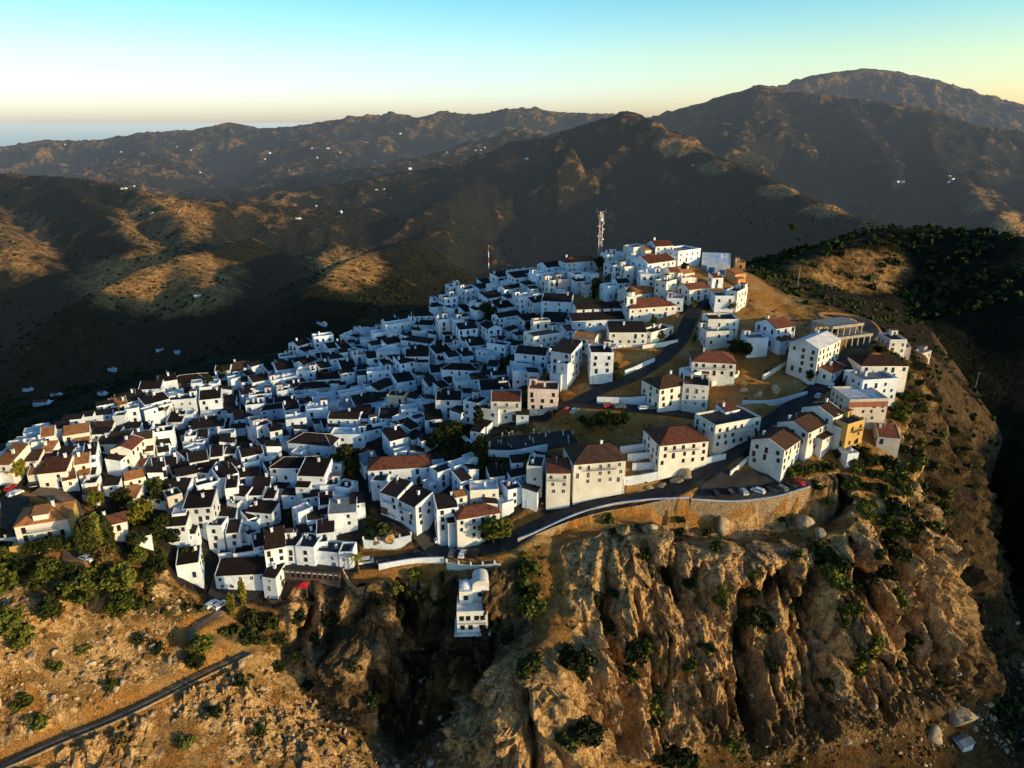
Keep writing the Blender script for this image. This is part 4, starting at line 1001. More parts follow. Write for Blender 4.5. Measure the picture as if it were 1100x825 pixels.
    if 'yellow' in flags:
        q = MB(); q.box(-a - 1.5, a + 1.2, -b - 2.5, b + .5, base - 2.5, -.1, 0); q.box(-a - 1.5, a + 1.2, -b - 2.5, -b - 2.3, -.1, .8, 0); q.box(a + 1.0, a + 1.2, -b - 2.3, b + .5, -.1, .8, 0)
        q.box(a + .003, a + .06, -b, b, -.1, h - .15, 0)
        link('plinth', q.mesh('plinth', ['yellow_wall']), root)
        q = MB(); q.box(-1.8, 1.8, -b + .8, -.4, h, h + 2.1, 0); link('dormer', q.mesh('dormer', [wm]), root)
        q = MB(); q.quad([(-2.1, -b + .5, h + 2.1), (2.1, -b + .5, h + 2.1), (2.1, -.2, h + 2.9), (-2.1, -.2, h + 2.9)]); q.quad([(-2.1, -.2, h + 2.05), (2.1, -.2, h + 2.05), (2.1, -b + .5, h + 2.05), (-2.1, -b + .5, h + 2.05)]); link('dormer_roof', q.mesh('dormer_roof', ['orange_tiles']), root)
    if 'laundry' in flags:
        pass
    HOUSES.append(dict(o=root, x=cx, y=cy, z=zc + h * .6, L=L, W=W, rz=rz, s=s, typ=typ, roof=roof, wall=wall, nw=nw, flags=flags))
    return root


def project(x, y, z):
    dy = y; dz = z - CAMZ
    f = dy * math.cos(TH) - dz * math.sin(TH); up = dy * math.sin(TH) + dz * math.cos(TH)
    return IW / 2 + F * x / f, IH / 2 - F * up / f


def place_line(x1, y1, x2, y2, W, s, typ, roof, wall, flags, force=False):
    W = W * (1.2 if x1 > 560 else 1.08); h = s * SH
    rise = {'S': W * .24, 'G': W / 2 * .41, 'H': W / 2 * .41, 'F': .7}[typ]
    if x2 < x1: x1, y1, x2, y2 = x2, y2, x1, y1
    p = hit(x1, y1, h + rise); q = hit(x2, y2, h + rise)
    # keep the line's slope moderate: its ends share one level
    zm = (p[2] + q[2]) / 2 + h + rise
    a, _, c = ray(x1, y1); a2, _, c2 = ray(x2, y2)
    Y1, Y2 = (zm - CAMZ) / c, (zm - CAMZ) / c2
    Ym = (p[1] + q[1]) / 2
    Y1 = min(max(Y1, Ym - 9), Ym + 9); Y2 = min(max(Y2, Ym - 9), Ym + 9)
    P1 = (a * Y1, Y1); P2 = (a2 * Y2, Y2)
    dx, dy = P2[0] - P1[0], P2[1] - P1[1]
    L = min(max(math.hypot(dx, dy), 4.0), 24.0)
    if typ == 'H': L += .8 * W
    rz = math.atan2(dy, dx)
    cx, cy = (P1[0] + P2[0]) / 2, (P1[1] + P2[1]) / 2
    if typ == 'S': off = W / 2
    elif typ == 'F': off = W * .35
    else: off = 0
    cx += math.sin(rz) * off; cy -= math.cos(rz) * off
    zc = zm - h - rise
    if not force:
        for o in HOUSES:
            d = math.hypot(o['x'] - cx, o['y'] - cy)
            if d < min(5.2, .52 * min(L + W, o['L'] + o['W']) / 2 * 1.3) and 'keep' not in flags: return None
    zt = T(cx, cy)
    zc = min(max(zc, zt - 1.5), zt + 1.5)
    return build_house(cx, cy, L, W, rz, s, typ, roof, wall, flags, zc)


for tile, txt in HT.items():
    ox_, oy_, sc_ = TILES[tile]
    for ent in txt.replace('\n', '|').split('|'):
        t = ent.split()
        if not t: continue
        x1, y1, x2, y2 = [float(v) for v in t[:4]]
        place_line(ox_ + x1 / sc_, oy_ + y1 / sc_, ox_ + x2 / sc_, oy_ + y2 / sc_, float(t[4]), float(t[5]), t[6], t[7], t[8], t[9:])
print('HOUSES listed', len(HOUSES))
# houses of the dense old quarter between the ones above
FILL_PX = [(120, 455), (180, 425), (240, 400), (330, 372), (400, 345), (450, 328), (500, 308), (560, 290), (620, 280), (700, 268), (735, 290), (700, 330), (680, 350), (640, 345), (600, 400), (560, 420), (470, 450), (395, 480), (380, 540), (370, 590), (240, 596), (190, 560), (150, 520)]
FILLP = [hit(x, y, 4) for x, y in FILL_PX]
HERO_NO = [hit(663, 325), hit(650, 340), hit(635, 335), hit(765, 290)]
fx0, fx1 = min(p[0] for p in FILLP), max(p[0] for p in FILLP); fy0, fy1 = min(p[1] for p in FILLP), max(p[1] for p in FILLP)
rr = random.Random(3); tries = 0
NFILL = 0
while tries < 9000 and len(HOUSES) < 299:
    tries += 1
    x = rr.uniform(fx0, fx1); y = rr.uniform(fy0, fy1)
    if not bool(inpoly(FILLP, np.array([x]), np.array([y]))[0]): continue
    L = rr.uniform(5.5, 9); W = rr.uniform(4.5, 6.5)
    near = sorted(HOUSES, key=lambda o: (o['x'] - x) ** 2 + (o['y'] - y) ** 2)[:3]
    if any(math.hypot(o['x'] - x, o['y'] - y) < .40 * (L + W + o['L'] + o['W']) / 2 for o in near): continue
    if any(math.hypot(p[0] - x, p[1] - y) < 14 for p in HERO_NO): continue
    ix = int((x - gx[0]) / GS); iy = int((y - gy[0]) / GS)
    if ROADMASK[iy - 3:iy + 4, ix - 3:ix + 4].max() > .5: continue
    rz = near[0]['rz'] + rr.uniform(-.15, .15)
    typ = rr.choice('SSSGGF'); build_house(x, y, L, W, rz, rr.choice([1.3, 1.7, 2.0, 2.2]), typ, rr.choice('kp') if typ == 'F' else 'd', 'W', []); NFILL += 1
print('HOUSES all', len(HOUSES), 'fill', NFILL)

# small lean-tos and sheds wedged between the houses, past the three hundred houses
def infill():
    rr = random.Random(9); W_, Rf = MB(), MB(); n = 0; taken = []
    VX = [p[0] for p in VILL]; VY = [p[1] for p in VILL]
    for _ in range(26000):
        if n >= 260: break
        x = rr.uniform(min(VX), 32); y = rr.uniform(170, max(VY))
        if not bool(inpoly(VILL, np.array([x]), np.array([y]))[0]): continue
        px, py = project(x, y, T(x, y))
        if py > 590 or (525 < px < 640 and 455 < py < 500) or (385 < px < 450 and py > 555): continue
        L, W = rr.uniform(3.6, 6.2), rr.uniform(3.2, 5.0)
        near = sorted(HOUSES, key=lambda o: (o['x'] - x) ** 2 + (o['y'] - y) ** 2)[:2]
        dn = math.hypot(near[0]['x'] - x, near[0]['y'] - y)
        if dn < .27 * (L + W + near[0]['L'] + near[0]['W']) / 2 * 1.25 or dn > 14: continue
        if any(math.hypot(a - x, b - y) < 4.6 for a, b in taken) or any(math.hypot(p[0] - x, p[1] - y) < 14 for p in HERO_NO): continue
        ix = int((x - gx[0]) / GS); iy = int((y - gy[0]) / GS)
        if ROADMASK[iy - 2:iy + 3, ix - 2:ix + 3].max() > .4: continue
        taken.append((x, y)); n += 1
        rz = near[0]['rz'] + rr.uniform(-.12, .12) + rr.choice((0, 0, PI / 2)); h = rr.uniform(2.6, 5.4); z = T(x, y); rise = W * rr.uniform(.1, .28) if rr.random() < .7 else 0
        ca, sa = math.cos(rz), math.sin(rz); f = lambda u, v, w: (x + u * ca - v * sa, y + u * sa + v * ca, z + w); a, b = L / 2, W / 2
        lo = [f(-a, -b, -3), f(a, -b, -3), f(a, b, -3), f(-a, b, -3)]; k = .5 if rise == 0 else 0
        hi = [f(-a, -b, h + k), f(a, -b, h + k), f(a, b, h + rise + k), f(-a, b, h + rise + k)]
        for i in range(4): j = (i + 1) % 4; W_.quad([lo[i], lo[j], hi[j], hi[i]])
        o = .18 if rise else -.12; zz = .06 if rise else .1
        Rf.quad([f(-a - o, -b - o, h + zz), f(a + o, -b - o, h + zz), f(a + o, b + o, h + rise + zz), f(-a - o, b + o, h + rise + zz)], 0 if rise else 1)
        for u in ([0] if L < 4.6 else [-1.1, 1.2]):
            if rr.random() < .75: W_.quad([f(u - .35, -b - .012, h - 1.5), f(u + .35, -b - .012, h - 1.5), f(u + .35, -b - .012, h - .6), f(u - .35, -b - .012, h - .6)], 1)
    o = link('outbuildings', W_.mesh('outbuildings', ['white_wall', 'glass_pane'])); o['kind'] = 'stuff'; o['label'] = 'small white lean-tos and sheds wedged between the village houses'
    r = link('roof', Rf.mesh('roof', ['dark_tiles', 'pale_roof']), o); print('INFILL', n)


infill()
# ------------------------------------------------------------------ terrain meshes
xs = np.concatenate([np.arange(NX0, -110, 1.0), np.arange(-110, 150, .5), np.arange(150, NX1 + .1, 1.0)])
ys = np.concatenate([np.arange(NY0, 122, 1.0), np.arange(122, 136, .42), np.arange(136, 192, .26), np.arange(192, 206, .45), np.arange(206, 300, .8), np.arange(300, NY1 + .1, 1.2)])
X, Y = np.meshgrid(xs, ys)
Z = bil(GZ, gx[0], gy[0], GS, X, Y)
SZ = blur(GZ, 4)
gyy, gxx = np.gradient(SZ, GS)
sl = np.hypot(gxx, gyy)
slope = bil(blur(sl, 3), gx[0], gy[0], GS, X, Y)
nxg = bil(blur(gxx, 8), gx[0], gy[0], GS, X, Y); nyg = bil(blur(gyy, 8), gx[0], gy[0], GS, X, Y)
nl = np.hypot(nxg, nyg) + 1e-6
ox, oy = -nxg / nl, -nyg / nl
HM = np.zeros_like(GZ)
for hh_ in HOUSES:
    r_ = (hh_['L'] + hh_['W']) / 4 + 3.2
    sx = slice(max(int((hh_['x'] - r_ - gx[0]) / GS), 0), int((hh_['x'] + r_ - gx[0]) / GS) + 2); sy = slice(max(int((hh_['y'] - r_ - gy[0]) / GS), 0), int((hh_['y'] + r_ - gy[0]) / GS) + 2)
    HM[sy, sx] = np.maximum(HM[sy, sx], np.hypot(GX[sy, sx] - hh_['x'], GY[sy, sx] - hh_['y']) < r_)
HM = blur(HM, 4)
vm = bil(np.maximum(HM, ROADMASK), gx[0], gy[0], GS, X, Y)
rm = bil(ROADMASK, gx[0], gy[0], GS, X, Y)
free = (1 - sstep(.15, .75, vm)) * (1 - sstep(.1, .6, rm))
front = 1 - sstep(225, 260, Y - .25 * np.maximum(X - 60, 0))
front = 1 - sstep(225, 260, Y - .25 * np.maximum(X - 60, 0))
front = np.maximum(front, sstep(88, 102, X) * (1 - sstep(285, 310, Y)))
brow = sstep(8, 22, X) * (1 - sstep(78, 96, X)) * sstep(158, 166, Y) * (1 - sstep(188, 192, Y + .06 * X)) * free
cliff = np.maximum(sstep(.75, 1.5, slope) * free * front, .55 * brow)
# where the photograph's lower left slope lies, seen from above: broken pale rock
swz = (1 - sstep(-18, 8, X)) * (1 - sstep(158, 170, Y - .05 * X)) * free
gorge_shade = sstep(-62, -40, X) * (1 - sstep(-8, 14, X)) * sstep(147, 156, Y) * (1 - sstep(178, 186, Y)) * free  # shade under the promontory, put into the ground colour
rocky = np.maximum(sstep(.55, .95, slope), .85 * swz) * free * front
A = X + .12 * Z; B = Y
wv = 3.0 * fbm(X / 12, Y / 12, Z / 12, 3)
big = np.minimum(np.abs(fbm((A + wv) / 12, B / 26, Z / 90, 2, .35)) * 3.4, 1.0) - .55
med = np.minimum(np.abs(fbm((A + .6 * wv) / 4.6, B / 9.0, Z / 34, 2, .4)) * 3.2, 1.0) - .5
ledge = fbm(X / 14, Y / 14, Z / 3.6, 3)
w1, w2, wc = worley(A / 3.6, B / 5.0, Z / 13.0)
blk = (w2 - w1); 
sm = fbm(X / 2.2, Y / 2.2, Z / 2.2, 4, .6)
w3, w4, wd = worley(A / 1.7 + 3, B / 2.2, Z / 5.5)
w5, w6, we = worley(A / 8.5 + 3, B / 11, Z / 34)
disp = cliff * (10.0 * big + 4.0 * med + 4.6 * (we - .5) + 3.0 * (wc - .5) + 1.5 * (wd - .5) + 1.2 * np.minimum(blk * 2, 1) + 1.4 * ledge + .8 * sm + .9 * (np.abs(fbm(X / 1.3, Y / 1.3, Z / 2.6, 3, .6)) * 2 - .5))
# boulders on the rocky slopes
v1, v2, vc = worley(X / 2.6, Y / 2.6, Z / 2.6)
stone = np.clip(.62 - v1, 0, 1) * (vc > .35) * (0.4 + vc)
u1, u2, uc = worley(X / 6.5 + 9, Y / 6.5, Z / 6.5)
stone2 = np.clip(.6 - u1, 0, 1) * (uc > .5)
patch = sstep(-.25, .25, fbm(X / 16, Y / 16, 4.4, 3))
lumps = rocky * patch * (3.0 * stone + 4.2 * stone2)
lumps = rocky * patch * (3.0 * stone + 4.2 * stone2)
lumps = lumps + swz * patch * sstep(.35, .8, slope + .2) * (2.4 * (wc - .3) + 1.9 * (wd - .4) + 2.6 * (we - .4)) * .8
dz = lumps + free * (.5 * fbm(X / 5, Y / 5, 0.0, 4) + 1.0 * fbm(X / 20, Y / 20, 2.0, 3)) + .35 * (1 - sstep(.1, .6, rm)) * (1 - free) * fbm(X / 4, Y / 4, 3.0, 2)
edge = np.minimum.reduce([X - NX0, NX1 - X, Y - NY0, NY1 - Y])
wallgap = np.full(X.shape, 99.0)
for _l in (resample([hit(x, y) for x, y in [(742, 539), (790, 542), (840, 535), (870, 524)]], 2.0),):
    for (x, y, z) in _l: wallgap = np.minimum(wallgap, np.hypot(X - x, Y - y))
calm = sstep(5, 11, wallgap); disp = disp * calm; dz = dz * (.3 + .7 * calm)
ef = sstep(0, 12, edge)
X2 = X + ox * disp * ef; Y2 = Y + oy * disp * ef; Z2 = Z + (dz + .25 * disp) * ef - 1.0 * (1 - sstep(0, 6, edge))
rockm = np.clip(np.maximum(.75 * brow + .55 * swz * patch, np.maximum(sstep(.7, 1.15, slope) * free, rocky * np.clip(.25 * swz + stone * 3 + stone2 * 3, 0, 1) * .9)), 0, 1)
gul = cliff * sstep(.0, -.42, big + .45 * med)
rim_shade = sstep(128, 140, X - .10 * np.maximum(Y - 200, 0) + 5 * fbm(X / 9, Y / 9, 5.0, 3)) * (1 - vm)  # valley shade beyond the rim, painted dark
foot = sstep(38, 62, X + 6 * fbm(X / 9, Y / 9, 1.0, 3)) * (1 - sstep(-6, 2, Z)) * (1 - sstep(120, 150, X) * 0)  # cast shade at the cliff base, painted into the colour
crev_shade = np.clip(np.maximum(np.maximum(gul, np.maximum(.72 * foot, .9 * rim_shade)), .97 * gorge_shade * sstep(-.6, .15, fbm(X / 8, Y / 8, Z / 8, 3) + .1)), 0, 1)  # creases, cliff base, rim and gorge darkened as painted shade
vegm = free * (.38 + .62 * np.maximum(sstep(235, 300, Y - .3 * np.maximum(X - 40, 0)), sstep(135, 165, X)))
knoll = sstep(55, 75, X) * (1 - sstep(135, 150, X)) * sstep(235, 255, Y) * (1 - sstep(310, 335, Y))
vegm = vegm * (1 - .8 * knoll); eastw = sstep(15, 45, X + .1 * (Y - 200)) * (1 - sstep(.2, .5, rm)) * (1 - sstep(.5, .9, bil(HM, gx[0], gy[0], GS, X, Y)))
rocky = np.maximum(rocky, .6 * knoll * free); rocky = np.maximum(rocky, .6 * eastw)
vegm = np.maximum(vegm, .75 * free * sstep(-40, -80, X) * sstep(150, 162, Y) * (1 - sstep(235, 260, Y)))
vegm = np.maximum(vegm, bil(VMASK, gx[0], gy[0], GS, X, Y) * (1 - sstep(-5, 25, X)) * (1 - rm))
vegm = np.maximum(vegm, .95 * gul * sstep(-.2, .3, fbm(X / 9, Y / 9, Z / 9, 3) + .15)); rockm = rockm * (1 - .5 * gul)
vsm = sstep(.3, .7, bil(HM, gx[0], gy[0], GS, X, Y))
# bare earth inside the sunny eastern quarter, paving elsewhere
east = sstep(15, 45, X + .1 * (Y - 200)) * (1 - sstep(.2, .5, bil(ROADMASK, gx[0], gy[0], GS, X, Y)))
vsm = vsm * (1 - .85 * east); vegm = vegm * (1 - .9 * eastw * bil(VMASK, gx[0], gy[0], GS, X, Y)); vegm = np.maximum(vegm, .8 * free * sstep(105, 122, X - .10 * np.maximum(Y - 200, 0)) * sstep(150, 200, Y))  # scrub past the rim thickened to stand in for valley shade
hill = numpy_grid('hill', X2, Y2, Z2, 'hill_ground', np.stack([rockm, vsm, vegm, crev_shade], -1)); tag(hill, kind='structure')
_q = rockm[:-1, :-1].ravel() > .4; hill.data.polygons.foreach_set('use_smooth', ~_q)

yy = [-260.0]
while yy[-1] < 12500:
    y = yy[-1]; yy.append(y + (9 if y < 450 else max(4.5, .0085 * y)))
yy = np.array(yy); tt = np.linspace(-1, 1, 600)
Yf = np.repeat(yy[:, None], 600, 1); Xf = (tt[None, :] * (850 + .92 * np.maximum(Yf, 0)))
Zf = far_height(Xf, Yf)
inside = np.minimum.reduce([Xf - NX0, NX1 - Xf, Yf - NY0, NY1 - Yf])
Zf = Zf - 60 * sstep(2, 60, inside)
nearb = np.hypot(Xf, Yf) < 66
Zf = np.where(Zf > CAMZ - 40, np.where(np.hypot(Xf, Yf) < 120, CAMZ - 60, Zf), Zf)
dzf = Zf - CAMZ
_f = Yf * math.cos(TH) - dzf * math.sin(TH); _u = Yf * math.sin(TH) + dzf * math.cos(TH)
PXf = IW / 2 + F * Xf / np.maximum(_f, 1); PYf = IH / 2 - F * _u / np.maximum(_f, 1)
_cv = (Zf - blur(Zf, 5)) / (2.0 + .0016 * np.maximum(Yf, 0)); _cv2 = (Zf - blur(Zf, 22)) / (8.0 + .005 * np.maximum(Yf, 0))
light = .08 + .13 * np.clip(_cv, -.6, 1) + .12 * np.clip(_cv2, -.6, 1) + .14 * sstep(3300, 5500, Yf)  # paler crests and darker hollows imitate raking light in colour
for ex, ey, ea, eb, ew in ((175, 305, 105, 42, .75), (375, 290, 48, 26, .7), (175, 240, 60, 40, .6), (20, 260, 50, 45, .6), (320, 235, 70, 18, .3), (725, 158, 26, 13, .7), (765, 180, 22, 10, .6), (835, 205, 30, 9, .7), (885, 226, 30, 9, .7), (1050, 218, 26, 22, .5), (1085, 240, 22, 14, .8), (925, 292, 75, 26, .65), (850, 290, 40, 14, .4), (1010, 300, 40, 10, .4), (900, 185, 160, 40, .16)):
    light = np.maximum(light, ew * (1 - sstep(.55, 1.25, np.hypot((PXf - ex) / ea, (PYf - ey) / eb))) * (Yf > 400))  # sunlit patches painted in as paler soil
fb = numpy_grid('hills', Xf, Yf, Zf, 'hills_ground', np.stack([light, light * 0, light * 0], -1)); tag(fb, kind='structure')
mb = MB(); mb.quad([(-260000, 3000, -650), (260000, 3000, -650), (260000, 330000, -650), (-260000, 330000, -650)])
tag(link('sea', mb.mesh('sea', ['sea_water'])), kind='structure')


def far_hit(px, py, y0=480, y1=9000):
    a, _, c = ray(px, py)
    Yv = np.geomspace(y0, y1, 700)
    Zr = CAMZ + c * Yv
    g = far_height(a * Yv, Yv)
    k = np.nonzero(Zr <= g)[0]
    if not len(k): return None
    return (a * Yv[k[0]], Yv[k[0]], float(g[k[0]]))


# ------------------------------------------------------------------ roads and squares
def ribbon(name, line, hw, mat, lift=.1, off=0.0):
    mb = MB(); n = len(line); rows = []
    for i, (x, y, z) in enumerate(line):
        a = line[max(i - 1, 0)]; b = line[min(i + 1, n - 1)]
        dx, dy = b[0] - a[0], b[1] - a[1]; l = math.hypot(dx, dy) + 1e-9
        px, py = -dy / l, dx / l
        row = []
        for k in (-1, -.5, 0, .5, 1):
            q = (x + px * (k * hw + off), y + py * (k * hw + off)); row.append((q[0], q[1], max(T(*q), z - .3) + lift + .06 * (1 - abs(k))))
        rows.append(row)
    i0 = 0
    for row in rows: mb.v += row
    for i in range(n - 1):
        for k in range(4):
            a = i * 5 + k; mb.f.append((a, a + 5, a + 6, a + 1)); mb.m.append(0)
    return tag(link(name, mb.mesh(name, [mat])), kind='structure')


LIFT = .30
for k, (nm, mat) in enumerate((('main_road', 'asphalt'), ('plateau_road', 'asphalt'), ('cliff_road', 'asphalt'), ('lower_road', 'asphalt'), ('side_street', 'asphalt'), ('west_street', 'paving'), ('footpath', 'earth_track'), ('goat_path', 'earth_track'))):
    nm2 = {'main_road': 'road', 'plateau_road': 'road', 'cliff_road': 'road', 'lower_road': 'road', 'side_street': 'street', 'west_street': 'street', 'valley_track': 'dirt_track', 'footpath': 'footpath', 'goat_path': 'footpath'}[nm]
    ribbon(nm2, ROADL[nm], ROADS[nm][0], mat, LIFT + .012 * k)
for k, (nm, (poly, sol)) in enumerate(AREAL.items()):
    mb = MB(); mb.quad([(p[0], p[1], p[0] * sol[0] + p[1] * sol[1] + sol[2] + LIFT + .15 + .01 * k) for p in poly])
    tag(link('pavement', mb.mesh('pavement', ['asphalt'])), kind='structure')
ORD = ['', 'first', 'second', 'third', 'fourth', 'fifth', 'sixth', 'seventh', 'eighth', 'ninth', 'tenth', 'eleventh', 'twelfth', 'thirteenth', 'fourteenth', 'fifteenth', 'sixteenth', 'seventeenth', 'eighteenth', 'nineteenth', 'twentieth', 'twenty-first', 'twenty-second', 'twenty-third', 'twenty-fourth', 'twenty-fifth', 'twenty-sixth', 'twenty-seventh', 'twenty-eighth', 'twenty-ninth', 'thirtieth']
# ------------------------------------------------------------------ landmark buildings
def root_at(name, x, y, z, rz=0.0):
    o = bpy.data.objects.new(name, None); COL.objects.link(o); o.location = (x, y, z); o.rotation_euler = (0, 0, rz); o.empty_display_size = 1
    return o


def part(name, mb, mats, parent, smooth=False):
    return link(name, mb.mesh(name, mats, smooth), parent)


def gable(mb, x0, x1, y0, y1, z, rise, ov=.25, th=.15, m=0):
    ym = (y0 + y1) / 2; k = rise / ((y1 - y0) / 2)
    for sy, yb in ((-1, y0), (1, y1)):
        i = len(mb.v)
        for q in (.04, .04 + th):
            mb.v += [(x0 - ov, yb + sy * ov, z - ov * k + q), (x1 + ov, yb + sy * ov, z - ov * k + q), (x1 + ov, ym, z + rise + q), (x0 - ov, ym, z + rise + q)]
        for f in ((0, 3, 2, 1), (4, 5, 6, 7), (0, 1, 5, 4), (1, 2, 6, 5), (2, 3, 7, 6), (3, 0, 4, 7)): mb.f.append(tuple(i + q for q in f)); mb.m.append(m)


def windows(parent, spots, w=1.0, h=1.3, fr='frame_brown'):
    a, b = window_mesh(w, h, fr)
    for x, y, z, r in spots:
        o = link('window', a, parent, (x, y, z), r); link('pane', b, o)


# church
cxp = hit(645, 350, 0)
ch = root_at('church', cxp[0], cxp[1] + 3, cxp[2], R(9))
q = MB(); q.box(-11, 9, -3, 5, -5, 7.5); q.quad([(-11, -3, 7.5), (-11, 5, 7.5), (-11, 1, 9.2)]); q.quad([(9, 5, 7.5), (9, -3, 7.5), (9, 1, 9.2)]); q.box(-14, 8.5, -8, -2.9, -6, 4.2)
part('wall', q, ['white_wall'], ch)
q = MB(); gable(q, -11, 9, -3, 5, 7.5, 1.7)
q.quad([(-14.2, -8.3, 4.2), (8.5, -8.3, 4.2), (8.5, -3.003, 6.2), (-14.2, -3.003, 6.2)]); q.quad([(-14.2, -3.003, 6.0), (8.5, -3.003, 6.0), (8.5, -8.3, 4.0), (-14.2, -8.3, 4.0)])
part('roof', q, ['dark_tiles'], ch)
q = MB(); q.box(8.6, 13.2, -8.4, -3.8, -6, 9.5); q.box(8.4, 13.4, -8.6, -3.6, 9.5, 9.8); q.box(8.9, 12.9, -8.1, -4.1, 9.8, 13.2); q.box(8.6, 13.2, -8.4, -3.8, 13.2, 13.5)
tw = part('bell_tower', q, ['warm_white_wall'], ch)
q = MB(); n = 8
for i in range(n):
    a0, a1 = 2 * PI * i / n, 2 * PI * (i + 1) / n; p = lambda a, r, z: (10.9 + r * math.cos(a), -6.1 + r * math.sin(a), z)
    q.quad([p(a0, 1.9, 13.5), p(a1, 1.9, 13.5), p(a1, 1.9, 15.2), p(a0, 1.9, 15.2)], 1)
    q.quad([p(a0, 2.2, 15.2), p(a1, 2.2, 15.2), p(a1, .15, 17.4), p(a0, .15, 17.4)], 0)
    q.quad([p(a1, 2.2, 15.2), p(a0, 2.2, 15.2), (10.9, -6.1, 15.15)], 0)
q.tube((10.9, -6.1, 17.3), (10.9, -6.1, 18.6), .06, n=4, m=0)
part('lantern', q, ['brown_tiles', 'warm_white_wall'], tw)
q = MB()
for (x0, x1, y0, y1) in ((10.3, 11.5, -8.16, -8.05), (8.84, 8.95, -6.7, -5.5), (12.85, 12.96, -6.7, -5.5)):
    q.box(x0, x1, y0, y1, 10.4, 12.4)
part('bell_opening', q, ['glass_pane'], tw)
windows(ch, [(x, -8.03, 2.2, 0) for x in (-11, -6.5, -2, 2.5, 6)] + [(x, -3.04, 6.75, 0) for x in (-8, -4, 0, 4)], .7, .9)
tag(ch, 'white church with dark roof, side aisle and square bell tower topped by a lantern', 'church')

# house on the cliff with dome and vault
p = hit(507, 681, 0)
hp = at(507, 678, 163.0)
cl = root_at('cliff_house', hp[0], hp[1] + 3.5, hp[2], R(3)); cl.scale = (.86, .86, .9)
q = MB(); q.box(-5.0, 5.0, -4.0, 4.5, -.4, 6.6); q.box(-5, 5, -4.0, -3.75, 6.6, 7.4); q.box(4.75, 5, -3.75, 4.5, 6.6, 7.4); q.box(-5, -4.75, -3.75, 4.5, 6.6, 7.4)
q.box(-4.2, .2, 1.0, 8.0, 3, 11.2); q.box(.2, 5.6, 2.0, 9.0, 3, 12.4)
part('wall', q, ['warm_white_wall'], cl)
q = MB(); q.box(-5.9, 5.8, -5.2, 4.5, -1.1, -.4); q.box(-5.2, 5.2, -2.5, 8, -5, -1.1)
part('platform', q, ['pale_roof'], cl)
q = MB(); nn, mm = 14, 6
for i in range(nn):
    for j in range(mm):
        f = lambda i_, j_: (-2.2 + 2.1 * math.cos(2 * PI * i_ / nn) * math.cos(PI / 2 * j_ / mm), 4.2 + 2.1 * math.sin(2 * PI * i_ / nn) * math.cos(PI / 2 * j_ / mm), 11.2 + 2.0 * math.sin(PI / 2 * j_ / mm))
        q.quad([f(i, j), f(i + 1, j), f(i + 1, j + 1), f(i, j + 1)])
part('dome', q, ['white_wall'], cl, True)
q = MB()
for j in range(10):
    f = lambda j_, y_: (2.9 + 2.7 * math.cos(PI * j_ / 10), y_, 12.4 + 1.9 * math.sin(PI * j_ / 10))
    q.quad([f(j, 2.0), f(j + 1, 2.0), f(j + 1, 9.0), f(j, 9.0)]); q.quad([f(j + 1, 2.0), f(j, 2.0), (2.9, 2.0, 12.4)]); q.quad([f(j, 9.0), f(j + 1, 9.0), (2.9, 9.0, 12.4)])
part('vault_roof', q, ['warm_white_wall'], cl)
windows(cl, [(-3.4, -4.05, 4.9, 0), (-1.3, -4.05, 4.9, 0), (1.4, -4.05, 4.9, 0), (3.4, -4.05, 4.9, 0), (-3.2, -4.05, 1.5, 0), (-.6, -4.05, 1.5, 0), (3.0, -4.05, 1.5, 0), (-2.0, .95, 8.9, 0), (2.6, 1.95, 9.3, 0), (5.05, 1, 4.6, PI / 2), (5.65, 5, 9.5, PI / 2)], 1.3, 1.5)
q = MB(); q.box(-4.4, 4.4, -4.9, -4.85, 3.9, 4.0); q.box(-4.4, 4.4, -4.95, -4.0, 3.0, 3.15)
for i in range(23): q.box(-4.4 + i * .4 - .02, -4.4 + i * .4 + .02, -4.9, -4.86, 3.15, 3.9)
part('balcony', q, ['warm_white_wall'], cl)
tag(cl, 'white house with a round dome and barrel vault perched on the cliff edge', 'house')

# unfinished concrete building
p = hit(905, 372, 0)
cb = root_at('concrete_building', p[0] + 1, p[1] + 6, p[2], R(20))
for z in (3.6, 7.4):
    q = MB(); x0, x1 = (-9, 9) if z < 5 else (-9, 6); q.box(x0, x1, -7 if z < 5 else -5, 6, z, z + .45); q.box(x0, x1, -7.15 if z < 5 else -5.15, -7 if z < 5 else -5, z - .2, z + .9)
    part('floor_slab', q, ['concrete'], cb)
for z0, z1, y in ((-4, 3.6, -6.5), (4.05, 7.4, -4.5)):
    for i in range(7 if z0 < 0 else 6):
        q = MB(); x = -8.6 + i * 2.85; q.box(x - .22, x + .22, y - .22, y + .22, z0, z1); part('column', q, ['concrete'], cb)
q = MB(); q.box(-9, 9, 3.5, 5.8, -4, 7.4); q.box(-9, -8.7, -6, 3.5, -4, 3.6); part('wall', q, ['concrete'], cb)
tag(cb, 'unfinished bare concrete building with open column bays above the upper road', 'building')

